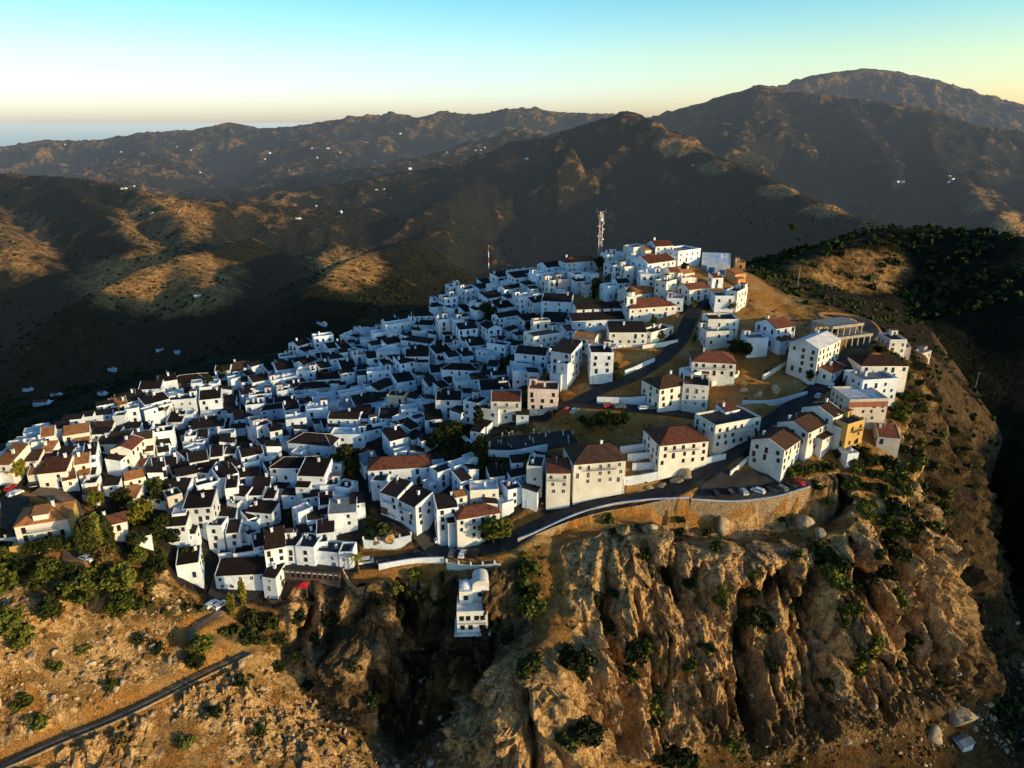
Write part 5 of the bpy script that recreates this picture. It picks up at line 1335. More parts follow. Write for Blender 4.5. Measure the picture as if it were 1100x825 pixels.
# telecom mast: three legs, lattice, drums and panel antennas
p = hit(644, 276, 0)
mz = p[2]
mt = root_at('telecom_mast', p[0], p[1], mz)
Hm = 22.0
legs = [(math.cos(a), math.sin(a)) for a in (R(90), R(210), R(330))]
rad = lambda z: 1.15 - .55 * z / Hm
for lx, ly in legs:
    q = MB(); q.tube((lx * rad(0), ly * rad(0), -1), (lx * rad(Hm), ly * rad(Hm), Hm), .13, .1, n=5); part('leg', q, ['galvanised'], mt)
q = MB()
for k in range(17):
    z0, z1 = Hm * k / 17, Hm * (k + 1) / 17
    for i in range(3):
        a, b = legs[i], legs[(i + 1) % 3]
        q.tube((a[0] * rad(z0), a[1] * rad(z0), z0), (b[0] * rad(z1), b[1] * rad(z1), z1), .05, n=4, m=k // 4 % 2); q.tube((a[0] * rad(z1), a[1] * rad(z1), z1), (b[0] * rad(z1), b[1] * rad(z1), z1), .05, n=4, m=k // 4 % 2)
part('lattice', q, ['red_paint', 'galvanised'], mt)
rg = random.Random(4)
for k in range(9):
    z = 7 + k * 1.6; a = rg.uniform(0, 6.28); q = MB(); x, y = math.cos(a) * (rad(z) + .35), math.sin(a) * (rad(z) + .35) - .3
    q.tube((x, y, z), (x + .45 * math.cos(a), y + .45 * math.sin(a), z), .55, .6, n=10); part('dish', q, ['galvanised'], mt)
for k in range(9):
    a = k * 2 * PI / 9 * 1.0; z = 18.5 if k % 3 else 15.5; q = MB(); x, y = math.cos(a) * 1.35, math.sin(a) * 1.35; q.box(x - .17, x + .17, y - .12, y + .12, z, z + 2.2); q.tube((x, y, z + 1), (x * .4, y * .4, z + 1), .05, n=4); part('antenna_panel', q, ['galvanised'], mt)
q = MB(); q.tube((-2.2, 0, Hm), (2.2, 0, Hm), .06, n=4)
for x in (-2.2, 2.2): q.tube((x, 0, Hm - .8), (x, 0, Hm + 2.2), .05, n=4)
part('whip_antenna', q, ['galvanised'], mt)
tag(mt, 'tall lattice telecom mast with dishes and antenna panels rising behind the village', 'mast')
p = hit(525, 292, 0)
ma = root_at('radio_mast', p[0], p[1], p[2]); q = MB()
for k in range(5): q.tube((0, 0, -1 + k * 2.8), (0, 0, -1 + (k + 1) * 2.8), .28 - .03 * k, n=5, m=k % 2)
part('pole', q, ['red_paint', 'metal_white'], ma); q = MB(); q.tube((-.2, 0, 12.7), (.8, 0, 12.9), .07, n=4); q.tube((0, 0, 11), (0, 0, 13.6), .07, n=4); part('whip_antenna', q, ['metal_white'], ma)
tag(ma, 'slim red and white radio mast standing at the back edge of the village', 'mast')
for nm, lab, (px, py), hh in (('utility_pole', 'thin grey utility pole on the dark slope at the right side', (1047, 420), 11), ('utility_pole', 'sunlit utility pole beside the bare hillside above the upper houses', (857, 306), 9), ('utility_pole', 'wooden utility pole next to the red roofed shack', (948, 470), 7)):
    p = hit(px, py, 0, 100, 460) ; o = root_at(nm, *p); q = MB(); q.tube((0, 0, -1), (0, 0, hh), .16, .1, n=6); part('pole', q, ['galvanised'], o); q = MB(); q.box(-.9, .9, -.06, .06, hh - .9, hh - .75); part('crossarm', q, ['frame_brown'], o)
    tag(o, lab, 'utility pole')

# restaurant-like stone building under the road
p = hit(337, 626, 0)
p1, p2 = hit(310, 624, 0), hit(366, 631, 0)
rz_ = math.atan2(p2[1] - p1[1], p2[0] - p1[0]); Lr = math.dist(p1[:2], p2[:2]) + 1
sb = root_at('stone_building', (p1[0] + p2[0]) / 2, (p1[1] + p2[1]) / 2 + 4, (p1[2] + p2[2]) / 2, rz_)
q = MB(); q.box(-Lr / 2, Lr / 2, -4, 5, -4, 4.6); part('wall', q, ['stone_wall'], sb)
q = MB(); q.box(-Lr / 2 - .3, Lr / 2 + .3, -4.5, 5.2, 4.6, 4.85); q.box(-Lr / 2 - .3, Lr / 2 + .3, -4.5, -4.3, 4.85, 5.1); part('roof', q, ['dark_terrace'], sb)
windows(sb, [(-Lr / 2 + 1.0 + i * (Lr - 2) / 9, -4.05, 2.9, 0) for i in range(10)], .9, 1.6)
q = MB()
for i in range(10): x = -Lr / 2 + 1.0 + i * (Lr - 2) / 9; q.box(x - .55, x + .45, -4.35, -4.06, 3.78, 3.95)
part('awning', q, ['white_wall'], sb)
tag(sb, 'low dark stone building with a row of windows below the lower road', 'building')
p = hit(327, 634, 0); o = root_at('canopy', p[0], p[1] - 1, p[2]); q = MB()
for i in range(4):
    a0, a1 = PI / 4 + i * PI / 2, PI / 4 + (i + 1) * PI / 2; q.quad([(2.4 * math.cos(a0), 2.4 * math.sin(a0), 2.5), (2.4 * math.cos(a1), 2.4 * math.sin(a1), 2.5), (0, 0, 3.4)])
part('cover', q, ['red_cloth'], o)
for i in range(4):
    q = MB(); a0 = PI / 4 + i * PI / 2; q.tube((2.2 * math.cos(a0), 2.2 * math.sin(a0), -.5), (2.2 * math.cos(a0), 2.2 * math.sin(a0), 2.5), .05, n=4); part('post', q, ['galvanised'], o)
tag(o, 'bright red square canopy on four posts in front of the stone building', 'canopy')


# ------------------------------------------------------------------ walls and fences along lines
def wall_line(name, px, up, thick, mat, label, cat='wall', cap=None, post=0.0, down=2.0, lines3=None, postmat=None, straight_top=False, shift=0.0):
    l = lines3 if lines3 is not None else resample([hit(x, y) for x, y in px], 1.6)
    if lines3 is None: l = smooth_line(l, 2)
    n = len(l)
    c = l[n // 2]; o = root_at(name, c[0], c[1], c[2])
    zs = [z for x, y, z in l] if name in ('terrace_wall', 'parapet_wall') else [T(x, y) for x, y, z in l]
    zt = np.array(zs)
    if n > 5: zt = np.convolve(np.pad(zt, 3, mode='edge'), np.ones(7) / 7, 'valid')
    mb = MB(); cp = MB(); po = MB()
    sec = []
    for i in range(n):
        a = l[max(i - 1, 0)]; b = l[min(i + 1, n - 1)]; dx, dy = b[0] - a[0], b[1] - a[1]; d = math.hypot(dx, dy) + 1e-9; px_, py_ = -dy / d, dx / d
        x, y = l[i][0] - c[0], l[i][1] - c[1]; z = zt[i] - c[2]
        sec.append((x, y, z, px_, py_))
    def strip(mb, t, zlo, zhi):
        i0 = len(mb.v)
        for (x, y, z, ux, uy) in sec:
            for s_, zz in ((-1, zlo), (1, zlo), (1, zhi), (-1, zhi)): mb.v.append((x + ux * t * s_ / 2, y + uy * t * s_ / 2, z + zz))
        for i in range(n - 1):
            for k in range(4):
                a = i0 + i * 4 + k; b = i0 + i * 4 + (k + 1) % 4; mb.f.append((a, b, b + 4, a + 4)); mb.m.append(0)
        mb.f.append((i0, i0 + 1, i0 + 2, i0 + 3)); e = i0 + (n - 1) * 4; mb.f.append((e + 3, e + 2, e + 1, e)); mb.m += [0, 0]
    strip(mb, thick, -down, up); part('wall_body' if cat == 'wall' else 'boards', mb, [mat], o)
    if cap: strip(cp, thick + .16, up, up + .14); part('coping', cp, [cap], o)
    if post:
        k = max(1, int(post / 1.6))
        for i in range(0, n, k):
            x, y, z, ux, uy = sec[i]; q = MB(); q.box(x - .22, x + .22, y - .22, y + .22, z + up, z + up + 1.0); q.box(x - .28, x + .28, y - .28, y + .28, z + up + 1.0, z + up + 1.1); part('post', q, [postmat or mat], o)
    tag(o, label, cat)
    return o


wall_line('parapet_wall', [(556, 583), (600, 563), (622, 553), (660, 543), (700, 539), (740, 537)], .9, .5, 'stone_masonry', 'long low stone parapet with white coping along the cliff road', cap='white_wall', down=5)
wall_line('terrace_wall', [(742, 539), (790, 542), (840, 535), (870, 524)], .9, .6, 'stone_masonry', 'high stone retaining wall with white coping under the parking terrace', cap='white_wall', down=12)
wall_line('garden_wall', [(525, 491), (552, 492), (588, 484)], 2.6, .4, 'white_wall', 'long white wall with niches below the post lined garden')
wall_line('garden_wall', [(430, 486), (445, 486), (462, 483)], 2.2, .4, 'white_wall', 'short curved white wall beside the dark trees in the village middle')
wall_line('garden_wall', [(494, 470), (511, 484)], 2.2, .4, 'white_wall', 'slanting white wall left of the post lined garden')
wall_line('garden_wall', [(507, 468), (526, 480)], 2.0, .4, 'white_wall', 'slanting white wall at the corner of the post lined garden')
wall_line('garden_wall', [(641, 434), (685, 435), (696, 432)], 2.8, .4, 'white_wall', 'long plain white wall facing the plateau road left of a cream house')
wall_line('garden_wall', [(671, 404), (703, 389)], 2.0, .4, 'white_wall', 'white wall of an orange plot along the upper main road')
wall_line('garden_wall', [(690, 375), (728, 368)], 1.6, .4, 'cream_wall', 'low cream wall by the bend of the main road under the church')
wall_line('retaining_wall', [(651, 522), (673, 520), (700, 516), (724, 510), (752, 501), (779, 494)], 2.6, .5, 'white_wall', 'long white retaining wall of the terraced yards above the cliff road', down=4)
wall_line('garden_wall', [(666, 486), (692, 483)], 2.2, .35, 'white_wall', 'upper white wall of the terraced yards between two tall houses')
wall_line('garden_wall', [(674, 494), (700, 492)], 2.2, .35, 'white_wall', 'middle white wall of the terraced yards between two tall houses')
wall_line('garden_wall', [(679, 504), (702, 503)], 2.2, .35, 'white_wall', 'lower white wall of the terraced yards between two tall houses')
wall_line('garden_wall', [(784, 512), (796, 501), (808, 490)], 1.4, .4, 'cream_wall', 'sunlit cream wall along the drive beside the long white row')
wall_line('retaining_wall', [(797, 436), (825, 436), (850, 430), (867, 424)], 1.8, .4, 'white_wall', 'white and ochre retaining wall below the rocky knoll by the bend')
wall_line('garden_wall', [(819, 408), (845, 392)], 1.6, .4, 'cream_wall', 'cream wall of a paved ramp left of the tall warehouse')
wall_line('garden_wall', [(764, 415), (778, 410), (793, 405)], 1.6, .4, 'cream_wall', 'cream wall with posts right of the red roofed hip house', post=3.2)
wall_line('garden_wall', [(407, 612), (430, 607), (454, 604), (477, 604)], 1.8, .4, 'white_wall', 'white roadside wall left of the lower road bus bay')
wall_line('garden_wall', [(480, 610), (506, 615), (538, 610)], 2.2, .4, 'cream_wall', 'pale wall with posts behind the domed cliff house', post=4.8, down=3)
wall_line('garden_wall', [(391, 588), (418, 590), (442, 580)], 2.6, .4, 'white_wall', 'curved white wall with posts around the sandy playground', post=4.8)
wall_line('retaining_wall', [(369, 618), (376, 634), (382, 643), (392, 637), (402, 630)], 2.0, .5, 'stone_masonry', 'curved stone retaining wall below the lower road', down=4)
wall_line('wooden_fence', [(289, 647), (320, 649), (352, 650), (382, 651)], .9, .1, 'trunk_bark', 'dark wooden fence on the terrace below the stone building', cat='fence', post=3.2, down=.2)
wall_line('garden_wall', [(-6, 583), (14, 582), (29, 579)], 1.2, .4, 'cream_wall', 'sunlit cream wall with posts left of the yellow walled villa', post=3.2, down=6)
fp = ROADL['footpath']
off = []
for i, (x, y, z) in enumerate(fp):
    a = fp[max(i - 1, 0)]; b = fp[min(i + 1, len(fp) - 1)]; dx, dy = b[0] - a[0], b[1] - a[1]; d = math.hypot(dx, dy); off.append((x + dy / d * 1.55, y - dx / d * 1.55, 0))
wall_line('path_wall', None, .55, .45, 'stone_masonry', 'low stone wall edging the footpath across the rocky slope', lines3=off, down=2.5)
# posts of the terraced garden
rg = random.Random(8)
gp = [hit(*c) for c in ((530, 470), (612, 462), (618, 478), (590, 480), (528, 486))]
for i in range(22):
    u, v = rg.random(), rg.random()
    x, y = 530 + 85 * u, 464 + 16 * v + 3 * (1 - u)
    p = hit(x, y); q = MB(); hh = rg.uniform(.9, 2.0)
    q.box(-.2, .2, -.2, .2, -.5, hh); q.box(-.28, .28, -.28, .28, hh, hh + .12)
    o = link('garden_post', q.mesh('garden_post', ['beige_wall']), None, p); tag(o, 'slim pale post standing among others in the terraced garden', 'post', 'posts in the terraced garden')

# ------------------------------------------------------------------ trees and shrubs
LEAFM = {'d': 'leaf_dark', 'g': 'leaf_green', 'y': 'leaf_yellow', 'b': 'leaf_dry'}


def crown_mesh(kind, seed, mat):
    rng = np.random.default_rng(seed)
    # clumps: centres and radii in a unit tree (height 1)
    if kind == 'cypress':
        cz = rng.uniform(.08, .97, 34); r0 = .105 * np.sin(np.clip((1.02 - cz), 0, 1) ** .75 * PI * .78 + .25); cen = np.stack([rng.normal(0, .3, 34) * r0, rng.normal(0, .3, 34) * r0, cz], -1); cr = r0 * .8; nf, fs = 32, .045
    elif kind == 'palm':
        V, Fc = [], []
        for k in range(22):
            a = 2 * PI * k / 22 + rng.uniform(-.15, .15); el = rng.uniform(-.25, .9); L = rng.uniform(.3, .42)
            prev = None
            for s_ in range(6):
                t = s_ / 5; r_ = L * t; z = .72 + math.sin(el) * L * t - .38 * L * t * t * 1.6; wd = .035 * (1 - t) + .006
                c = np.array([math.cos(a) * r_ * math.cos(el * .6), math.sin(a) * r_ * math.cos(el * .6), z]); sd_ = np.array([-math.sin(a), math.cos(a), 0]) * wd
                cur = (len(V), len(V) + 1, len(V) + 2); V += [tuple(c - sd_ + (0, 0, -.02)), tuple(c), tuple(c + sd_ + (0, 0, -.02))]
                if prev: Fc += [(prev[0], prev[1], cur[1], cur[0]), (prev[1], prev[2], cur[2], cur[1])]
                prev = cur
        me = bpy.data.meshes.new('crown'); me.from_pydata(V, [], Fc); me.materials.append(MATS[mat]); return me
    else:
        nC = {'broad': 30, 'pine': 26, 'shrub': 15}[kind]
        d = rng.normal(0, 1, (nC, 3)); d /= np.linalg.norm(d, axis=1)[:, None]
        rr_ = rng.uniform(.35, 1.0, nC) ** .6
        if kind == 'shrub': ax = np.array([.42, .42, .34]); c0 = np.array([0, 0, .36])
        elif kind == 'pine': ax = np.array([.36, .36, .34]); c0 = np.array([rng.uniform(-.05, .05), rng.uniform(-.05, .05), .62])
        else: ax = np.array([.34, .34, .34]); c0 = np.array([0, 0, .60])
        cen = c0 + d * rr_[:, None] * ax; cen[:, 2] = np.maximum(cen[:, 2], .14)
        cr = rng.uniform(.09, .17, nC) * (1.25 if kind == 'shrub' else 1); nf, fs = (46, .036) if kind != 'shrub' else (30, .065)
    V = []; 
    for c, r in zip(cen, cr):
        p = rng.normal(0, 1, (nf, 3)); p /= np.linalg.norm(p, axis=1)[:, None]; p = c + p * (r * rng.uniform(.55, 1.08, nf))[:, None] * np.array([1, 1, .8 if kind != 'cypress' else 1.6])
        u = rng.normal(0, 1, (nf, 3)); u /= np.linalg.norm(u, axis=1)[:, None]; w_ = rng.normal(0, 1, (nf, 3)); w_ -= (w_ * u).sum(1)[:, None] * u; w_ /= np.linalg.norm(w_, axis=1)[:, None]
        s_ = fs * rng.uniform(.7, 1.5, nf)[:, None]
        V.append(np.stack([p - u * s_ - w_ * s_ * .6, p + u * s_ - w_ * s_ * .6, p + u * s_ * .7 + w_ * s_, p - u * s_ * .6 + w_ * s_ * .8], 1))
    V = np.concatenate(V).reshape(-1, 3); n = len(V) // 4
    me = bpy.data.meshes.new('crown'); me.from_pydata(V.tolist(), [], np.arange(4 * n).reshape(n, 4).tolist()); me.materials.append(MATS[mat])
    return me


def trunk_mesh(kind, seed):
    rng = random.Random(seed); q = MB()
    if kind == 'palm':
        for k in range(6): q.tube((0, 0, k * .12 - .04), (0, 0, k * .12 + .09), .034 - .002 * k, .030 - .002 * k, n=7)
        return q.mesh('trunk', ['trunk_bark'])
    top = .9 if kind == 'cypress' else .42 if kind != 'shrub' else .25
    q.tube((0, 0, -.08), (0, 0, top * .5), .035, .026, n=7); q.tube((0, 0, top * .5), (rng.uniform(-.02, .02), 0, top), .026, .012, n=6)
    if kind in ('broad', 'pine', 'shrub'):
        for k in range(6):
            a = k * 1.05 + rng.random(); z = top * rng.uniform(.45, .95); q.tube((0, 0, z), (.22 * math.cos(a), .22 * math.sin(a), z + .2), .016, .005, n=5)
    return q.mesh('trunk', ['trunk_bark'])


_tm = {}
def tree(kind, mat, p, size, rng, name=None):
    v = rng.randrange(3 if kind != 'shrub' else 4); k = (kind, mat, v)
    if k not in _tm: _tm[k] = (crown_mesh(kind, 100 + v * 7 + len(_tm) * 13, LEAFM[mat]), trunk_mesh(kind, v))
    nm = name or {'cypress': 'cypress_tree', 'pine': 'pine_tree', 'broad': 'broadleaf_tree', 'shrub': 'shrub', 'palm': 'palm_tree'}[kind]
    o = root_at(nm, p[0], p[1], p[2], rng.uniform(0, 6.28)); sq = rng.uniform(.85, 1.25) if kind in ('broad', 'pine', 'shrub') else 1
    o.scale = (size * sq, size * sq, size)
    link('crown', _tm[k][0], o)
    if kind != 'shrub' or size > 3.4: link('trunk', _tm[k][1], o)
    TREES.append(dict(o=o, kind=kind, mat=mat, size=size))
    return o


TREES = []
rt = random.Random(21)
TL = """20 516 7 broad y|54 518 6 broad g|104 546 6.5 broad g|132 545 6.5 broad d|154 566 9 broad y|168 530 6 broad g|173 545 7.5 broad d|148 592 6.5 broad d|176 580 8.5 broad d|162 572 6 broad d|190 585 6 broad d
96 598 12 cypress d|103 600 13 cypress d|110 598 13 cypress g|117 597 12 cypress d|122 594 10 cypress d|90 600 9 cypress d
42 596 5 broad d|52 596 5.5 broad d|66 594 5.5 broad d|80 594 5 broad g|34 600 5 broad d
8 616 7.5 pine g|8 640 8.5 pine g|26 622 6 pine d|52 628 7.5 pine g|40 640 6 pine d|56 664 7 pine d|94 652 10 pine g|82 640 6 pine d|114 612 7.5 broad b|136 642 10 pine g|130 664 7.5 pine g|150 608 6.5 broad g|172 618 6.5 broad d|158 628 5 pine d|76 624 5.5 pine d|118 632 6 pine d|146 656 6 pine d|104 630 5 pine d|64 648 5 pine d
212 612 7.5 broad g|200 604 5 broad d|11 684 8.5 pine g|29 698 7.5 pine g|58 668 6 pine d|218 705 7 broad g|212 720 5 broad d|250 662 8 cypress y|262 650 8 cypress y|318 714 4.5 broad g|345 722 4 broad g|26 758 4 shrub g|22 700 6 pine g
530 584 9.5 broad g|540 580 7.5 broad g|522 582 6 broad d|447 626 5 broad y|472 480 8 broad d|480 476 8 broad d|488 474 7.5 broad d|464 484 6 broad d|514 494 7 broad d|518 486 6.5 broad d|514 464 10 cypress d|523 340 7 broad d|532 345 7 broad d|541 352 6.5 broad d|516 334 6 broad d
644 290 6.5 broad d|650 296 5 broad g|653 306 5.5 broad g|638 322 9 cypress d|634 463 5 broad d|645 460 6 broad d|652 458 6 broad g|662 460 5.5 broad d|670 458 5 broad d|626 458 4 broad d
784 335 5.5 broad g|753 362 5 broad g|709 366 4.5 broad g|702 350 4 broad g|697 340 4.5 broad d|720 330 4 broad g|741 318 4 broad d|788 382 6 broad d|801 384 6 broad d|795 378 5 broad g|852 390 6.5 broad d|858 396 5.5 broad d|871 412 6 broad d|866 402 5 broad d
660 400 4 broad d|665 410 4 broad g|655 408 3.6 broad d|373 500 8 broad d|380 510 7 broad d|362 505 6 broad d|386 498 6 broad d|240 408 6 broad d|226 418 6 broad d|300 470 4 broad d|640 310 5 broad d|730 300 4 broad d|745 332 4 broad g|568 356 4.5 broad d
735 292 4.5 broad d|850 250 5 broad d|690 345 5 broad g|588 300 4.5 broad d|612 300 4 broad d|385 616 8 palm y|600 505 5 broad d|612 510 4.5 broad d|590 502 4 broad d|575 500 4 broad d"""
for e in TL.replace('\n', '|').split('|'):
    t = e.split()
    if not t: continue
    p = hit(float(t[0]), float(t[1])); tree(t[3], t[4], p, float(t[2]), rt)


# displaced surface lookup, so that plants stand on the rock itself
from mathutils.bvhtree import BVHTree
_hm = hill.data
_vv = np.empty(len(_hm.vertices) * 3, dtype=np.float32); _hm.vertices.foreach_get('co', _vv); _vv = _vv.reshape(-1, 3)
_ff = np.empty(len(_hm.loops), dtype=np.int32); _hm.loops.foreach_get('vertex_index', _ff); _ff = _ff.reshape(-1, 4)
BVH = BVHTree.FromPolygons([tuple(map(float, v)) for v in _vv], [tuple(map(int, f)) for f in _ff])


def surf(px, py):
    d = Vector(ray(px, py)).normalized(); r = BVH.ray_cast(Vector((0, 0, CAMZ)), d)
    return r[0], r[1]


SHR = """654 562 4.5 g|571 614 5 g|566 628 5 g|562 640 5 d|568 652 5 g|572 662 5.5 g|560 616 4.5 d|574 640 4.5 d|580 655 4.5 g|565 600 4 y|538 680 5 g|546 690 4.5 d|571 720 6 d|563 728 5 d|616 718 7 d|608 708 6 d|624 728 6 d|630 712 5 d|682 710 7 d|690 700 6 g|672 716 5 d|676 730 5 d|704 765 7 g|700 780 6 d|708 750 5 d|623 792 7 d|612 800 6 d|636 796 6 d
887 606 8 d|895 622 8 g|880 594 6 d|902 632 6 g|905 612 6 d|810 622 4 y|806 640 4 d|810 668 7 d|820 676 6 d|798 672 6 d|774 648 5 g|778 640 4 y|912 664 6 y|918 656 5 y|906 672 5 b|935 697 6 y|928 706 5 g|925 718 6 y|920 726 5 g|967 653 5 g|962 640 5 g|971 568 5 g|962 576 5 d|975 580 6 d|985 570 5 d|962 597 6 d|955 588 5 d|970 600 6 d|945 600 5 d|938 625 6 d|925 630 5 d|952 620 6 d
1008 530 5 g|1000 520 5 d|1025 498 5 g|1018 505 5 g|1054 534 5 g|1050 552 6 g|1046 545 5 d|1040 570 5 g|724 814 9 d|716 820 8 d|738 822 7 d|789 802 5 g|795 795 4 d|850 512 4.5 g|862 508 5 g|870 508 4.5 g|882 506 5 g|890 504 4.5 d|878 525 4 d|886 540 3.5 g|905 470 4.5 d|915 478 5 g|925 490 5 d|935 500 5 d|920 505 5 g|902 492 4.5 d
960 410 4 g|965 425 4.5 d|958 440 4.5 d|975 440 4.5 g|985 430 5 g|980 455 5 d|990 470 5 g|1000 450 5 g|972 470 4.5 d|965 485 5 d|985 490 4.5 d|995 405 5 g|1000 415 5 g|1010 430 5 g|1005 400 5 g|990 395 5 y|930 350 4.5 g|940 358 4.5 y|920 342 4.5 g|950 366 4.5 g|910 334 4 g|945 378 4 d|955 500 5 d|970 515 5 g|950 530 5 d|960 545 5 d|985 545 5 g|1000 555 4.5 d|1010 570 4 d
730 560 3.5 d|760 575 3 d|770 590 3.5 d|840 560 3 d|690 600 4 d|700 620 4 d|740 630 4 d|855 600 4 d|860 625 4 d|640 650 4 d|655 680 4.5 d|660 640 3.5 d|720 690 4.5 d|740 720 5 d|760 700 4 d|830 720 5 d|845 740 5 d|780 740 4 g|890 740 5 d|960 720 5 d|975 700 4 d|1000 660 4 d|1015 690 5 d|990 620 5 d
200 800 4 g|120 740 3.5 g|60 720 4 g|170 700 3.5 d|150 690 3.5 d|90 700 3 g|130 800 3.5 b|230 770 3.5 d|280 790 4 d|40 780 4 g|400 755 4 g|410 770 3 y|330 740 3.5 d|300 720 4 d|260 735 4 d|380 720 4 d|440 720 4 d|430 660 4 d|410 650 4.5 d|350 670 5 d|320 668 5 d|290 672 5 d|270 668 5 d|300 690 5 d|270 690 4.5 d|340 690 4.5 d|455 640 4.5 d|470 650 4 d|440 640 4.5 d|425 635 4 g"""
for e in SHR.replace('\n', '|').split('|'):
    t = e.split()
    if not t: continue
    r = surf(float(t[0]) - (36 if float(t[0]) > 985 else 0), float(t[1]))
    if r[0] is None or r[0].y > 262: continue
    o = tree('shrub', t[3], (r[0].x, r[0].y + .4, r[0].z - .5), float(t[2]), rt)
    cliffy = r[1].z < .72
    if float(t[0]) < 420: lab, grp = 'green shrub growing on the lower left slope under the village', 'shrubs on the lower left slope'
    elif float(t[1]) < 515 and float(t[0]) > 840: lab, grp = 'green shrub on the eastern shoulder below the right hand houses', 'shrubs on the eastern shoulder'
    else: lab, grp = 'green shrub clinging to the rock face of the big cliff', 'shrubs on the cliff'
    tag(o, lab, 'shrub', grp)


for k in range(46):
    px_, py_ = 905 + rt.random() * 110, 395 + rt.random() * 190
    r = surf(px_, py_)
    if r[0] is None or r[0].y > 265 or r[0].x < 92 or min(math.hypot(h['x'] - r[0].x, h['y'] - r[0].y) for h in HOUSES) < 8: continue
    o = tree('shrub', rt.choice('dgggb'), (r[0].x, r[0].y + .3, r[0].z - .4), rt.uniform(2.2, 5.0), rt)
    tag(o, 'green shrub on the eastern shoulder below the right hand houses', 'shrub', 'shrubs on the eastern shoulder')

# ------------------------------------------------------------------ scrub, boulders and orchard trees nobody could count
def scatter(name, pts, sizes, mat, seed, nf=14):
    rng = np.random.default_rng(seed); pts = np.asarray(pts); n = len(pts)
    p = rng.normal(0, 1, (n, nf, 3)); p /= np.linalg.norm(p, axis=2)[:, :, None]; p[:, :, 2] = np.abs(p[:, :, 2]) * .8
    s = np.asarray(sizes)[:, None, None]
    c = pts[:, None, :] + p * s * rng.uniform(.6, 1.05, (n, nf, 1))
    u = rng.normal(0, 1, (n, nf, 3)); u /= np.linalg.norm(u, axis=2)[:, :, None]; w_ = np.cross(u, p); w_ /= np.linalg.norm(w_, axis=2)[:, :, None] + 1e-6
    f = s * .42 * rng.uniform(.7, 1.3, (n, nf, 1))
    V = np.stack([c - u * f - w_ * f, c + u * f - w_ * f, c + u * f + w_ * f, c - u * f + w_ * f], 2).reshape(-1, 3)
    m = len(V) // 4
    me = bpy.data.meshes.new(name)
    me.vertices.add(len(V)); me.vertices.foreach_set('co', V.astype(np.float32).ravel())
    me.loops.add(len(V)); me.loops.foreach_set('vertex_index', np.arange(len(V), dtype=np.int32))
    me.polygons.add(m); me.polygons.foreach_set('loop_start', np.arange(0, len(V), 4, dtype=np.int32)); 
    try: me.polygons.foreach_set('loop_total', np.full(m, 4, dtype=np.int32))
    except Exception: pass
    me.update(calc_edges=True); me.materials.append(MATS[mat])
    return tag(link(name, me), kind='stuff')


rng = np.random.default_rng(77)
# scrub on the flanks of the village hill
flatX, flatY, flatZ = X2.ravel(), Y2.ravel(), Z2.ravel()
prob = (free * sstep(.55, .9, vegm) * (.25 + .75 * sstep(-.2, .3, fbm(X / 14, Y / 14, 8.0, 3)))).ravel() * (edge.ravel() > 5)
prob /= prob.sum()
sel = rng.choice(prob.size, 5200, replace=False, p=prob)
scatter('scrub', np.stack([flatX[sel], flatY[sel], flatZ[sel] - .2], -1), rng.uniform(.5, 1.9, len(sel)) , 'leaf_dark', 5)
pr2 = (free * (1 - cliff) * front * (1 - sstep(.8, .95, vegm))).ravel() * (edge.ravel() > 5); pr2 /= pr2.sum()
sel = rng.choice(pr2.size, 2600, replace=False, p=pr2)
scatter('dry_brush', np.stack([flatX[sel], flatY[sel], flatZ[sel] - .15], -1), rng.uniform(.25, .8, len(sel)), 'leaf_dry', 6, 10)
# trees and bushes of the far hills
n = 16000
Yo = 430 * (2600 / 430) ** rng.random(n); Xo = rng.uniform(-.82, .86, n) * Yo
Zo = far_height(Xo, Yo); _a, _b, _c = Xo, Yo, Zo - CAMZ; _ff2 = Yo * math.cos(TH) - _c * math.sin(TH); _pxo = IW / 2 + F * Xo / _ff2; _pyo = IH / 2 - F * (Yo * math.sin(TH) + _c * math.cos(TH)) / _ff2
open_ = (np.hypot((_pxo - 925) / 75, (_pyo - 290) / 26) < 1) & (rng.random(len(Xo)) < .8)
keep = ~open_ & (fbm(Xo / 120, Yo / 120, 3.3, 3) > -.12) & ((np.abs(Xo) > 250) | (Yo > 455))
Xo, Yo, Zo = Xo[keep], Yo[keep], Zo[keep]
scatter('hillside_trees', np.stack([Xo, Yo, Zo + .5], -1), rng.uniform(1.2, 3.4, len(Xo)), 'leaf_dark', 9, 9)


def ico():
    t = (1 + 5 ** .5) / 2
    v = np.array([(-1, t, 0), (1, t, 0), (-1, -t, 0), (1, -t, 0), (0, -1, t), (0, 1, t), (0, -1, -t), (0, 1, -t), (t, 0, -1), (t, 0, 1), (-t, 0, -1), (-t, 0, 1)], float); v /= np.linalg.norm(v[0])
    f = [(0, 11, 5), (0, 5, 1), (0, 1, 7), (0, 7, 10), (0, 10, 11), (1, 5, 9), (5, 11, 4), (11, 10, 2), (10, 7, 6), (7, 1, 8), (3, 9, 4), (3, 4, 2), (3, 2, 6), (3, 6, 8), (3, 8, 9), (4, 9, 5), (2, 4, 11), (6, 2, 10), (8, 6, 7), (9, 8, 1)]
    vs = [tuple(x) for x in v]; mid = {}
    def m(a, b):
        k = (min(a, b), max(a, b))
        if k not in mid:
            w_ = (np.array(vs[a]) + np.array(vs[b])) / 2; w_ /= np.linalg.norm(w_); vs.append(tuple(w_)); mid[k] = len(vs) - 1
        return mid[k]
    g = []
    for a, b, c in f:
        x, y, z = m(a, b), m(b, c), m(c, a); g += [(a, x, z), (b, y, x), (c, z, y), (x, y, z)]
    return np.array(vs), np.array(g)


IV, IF = ico()


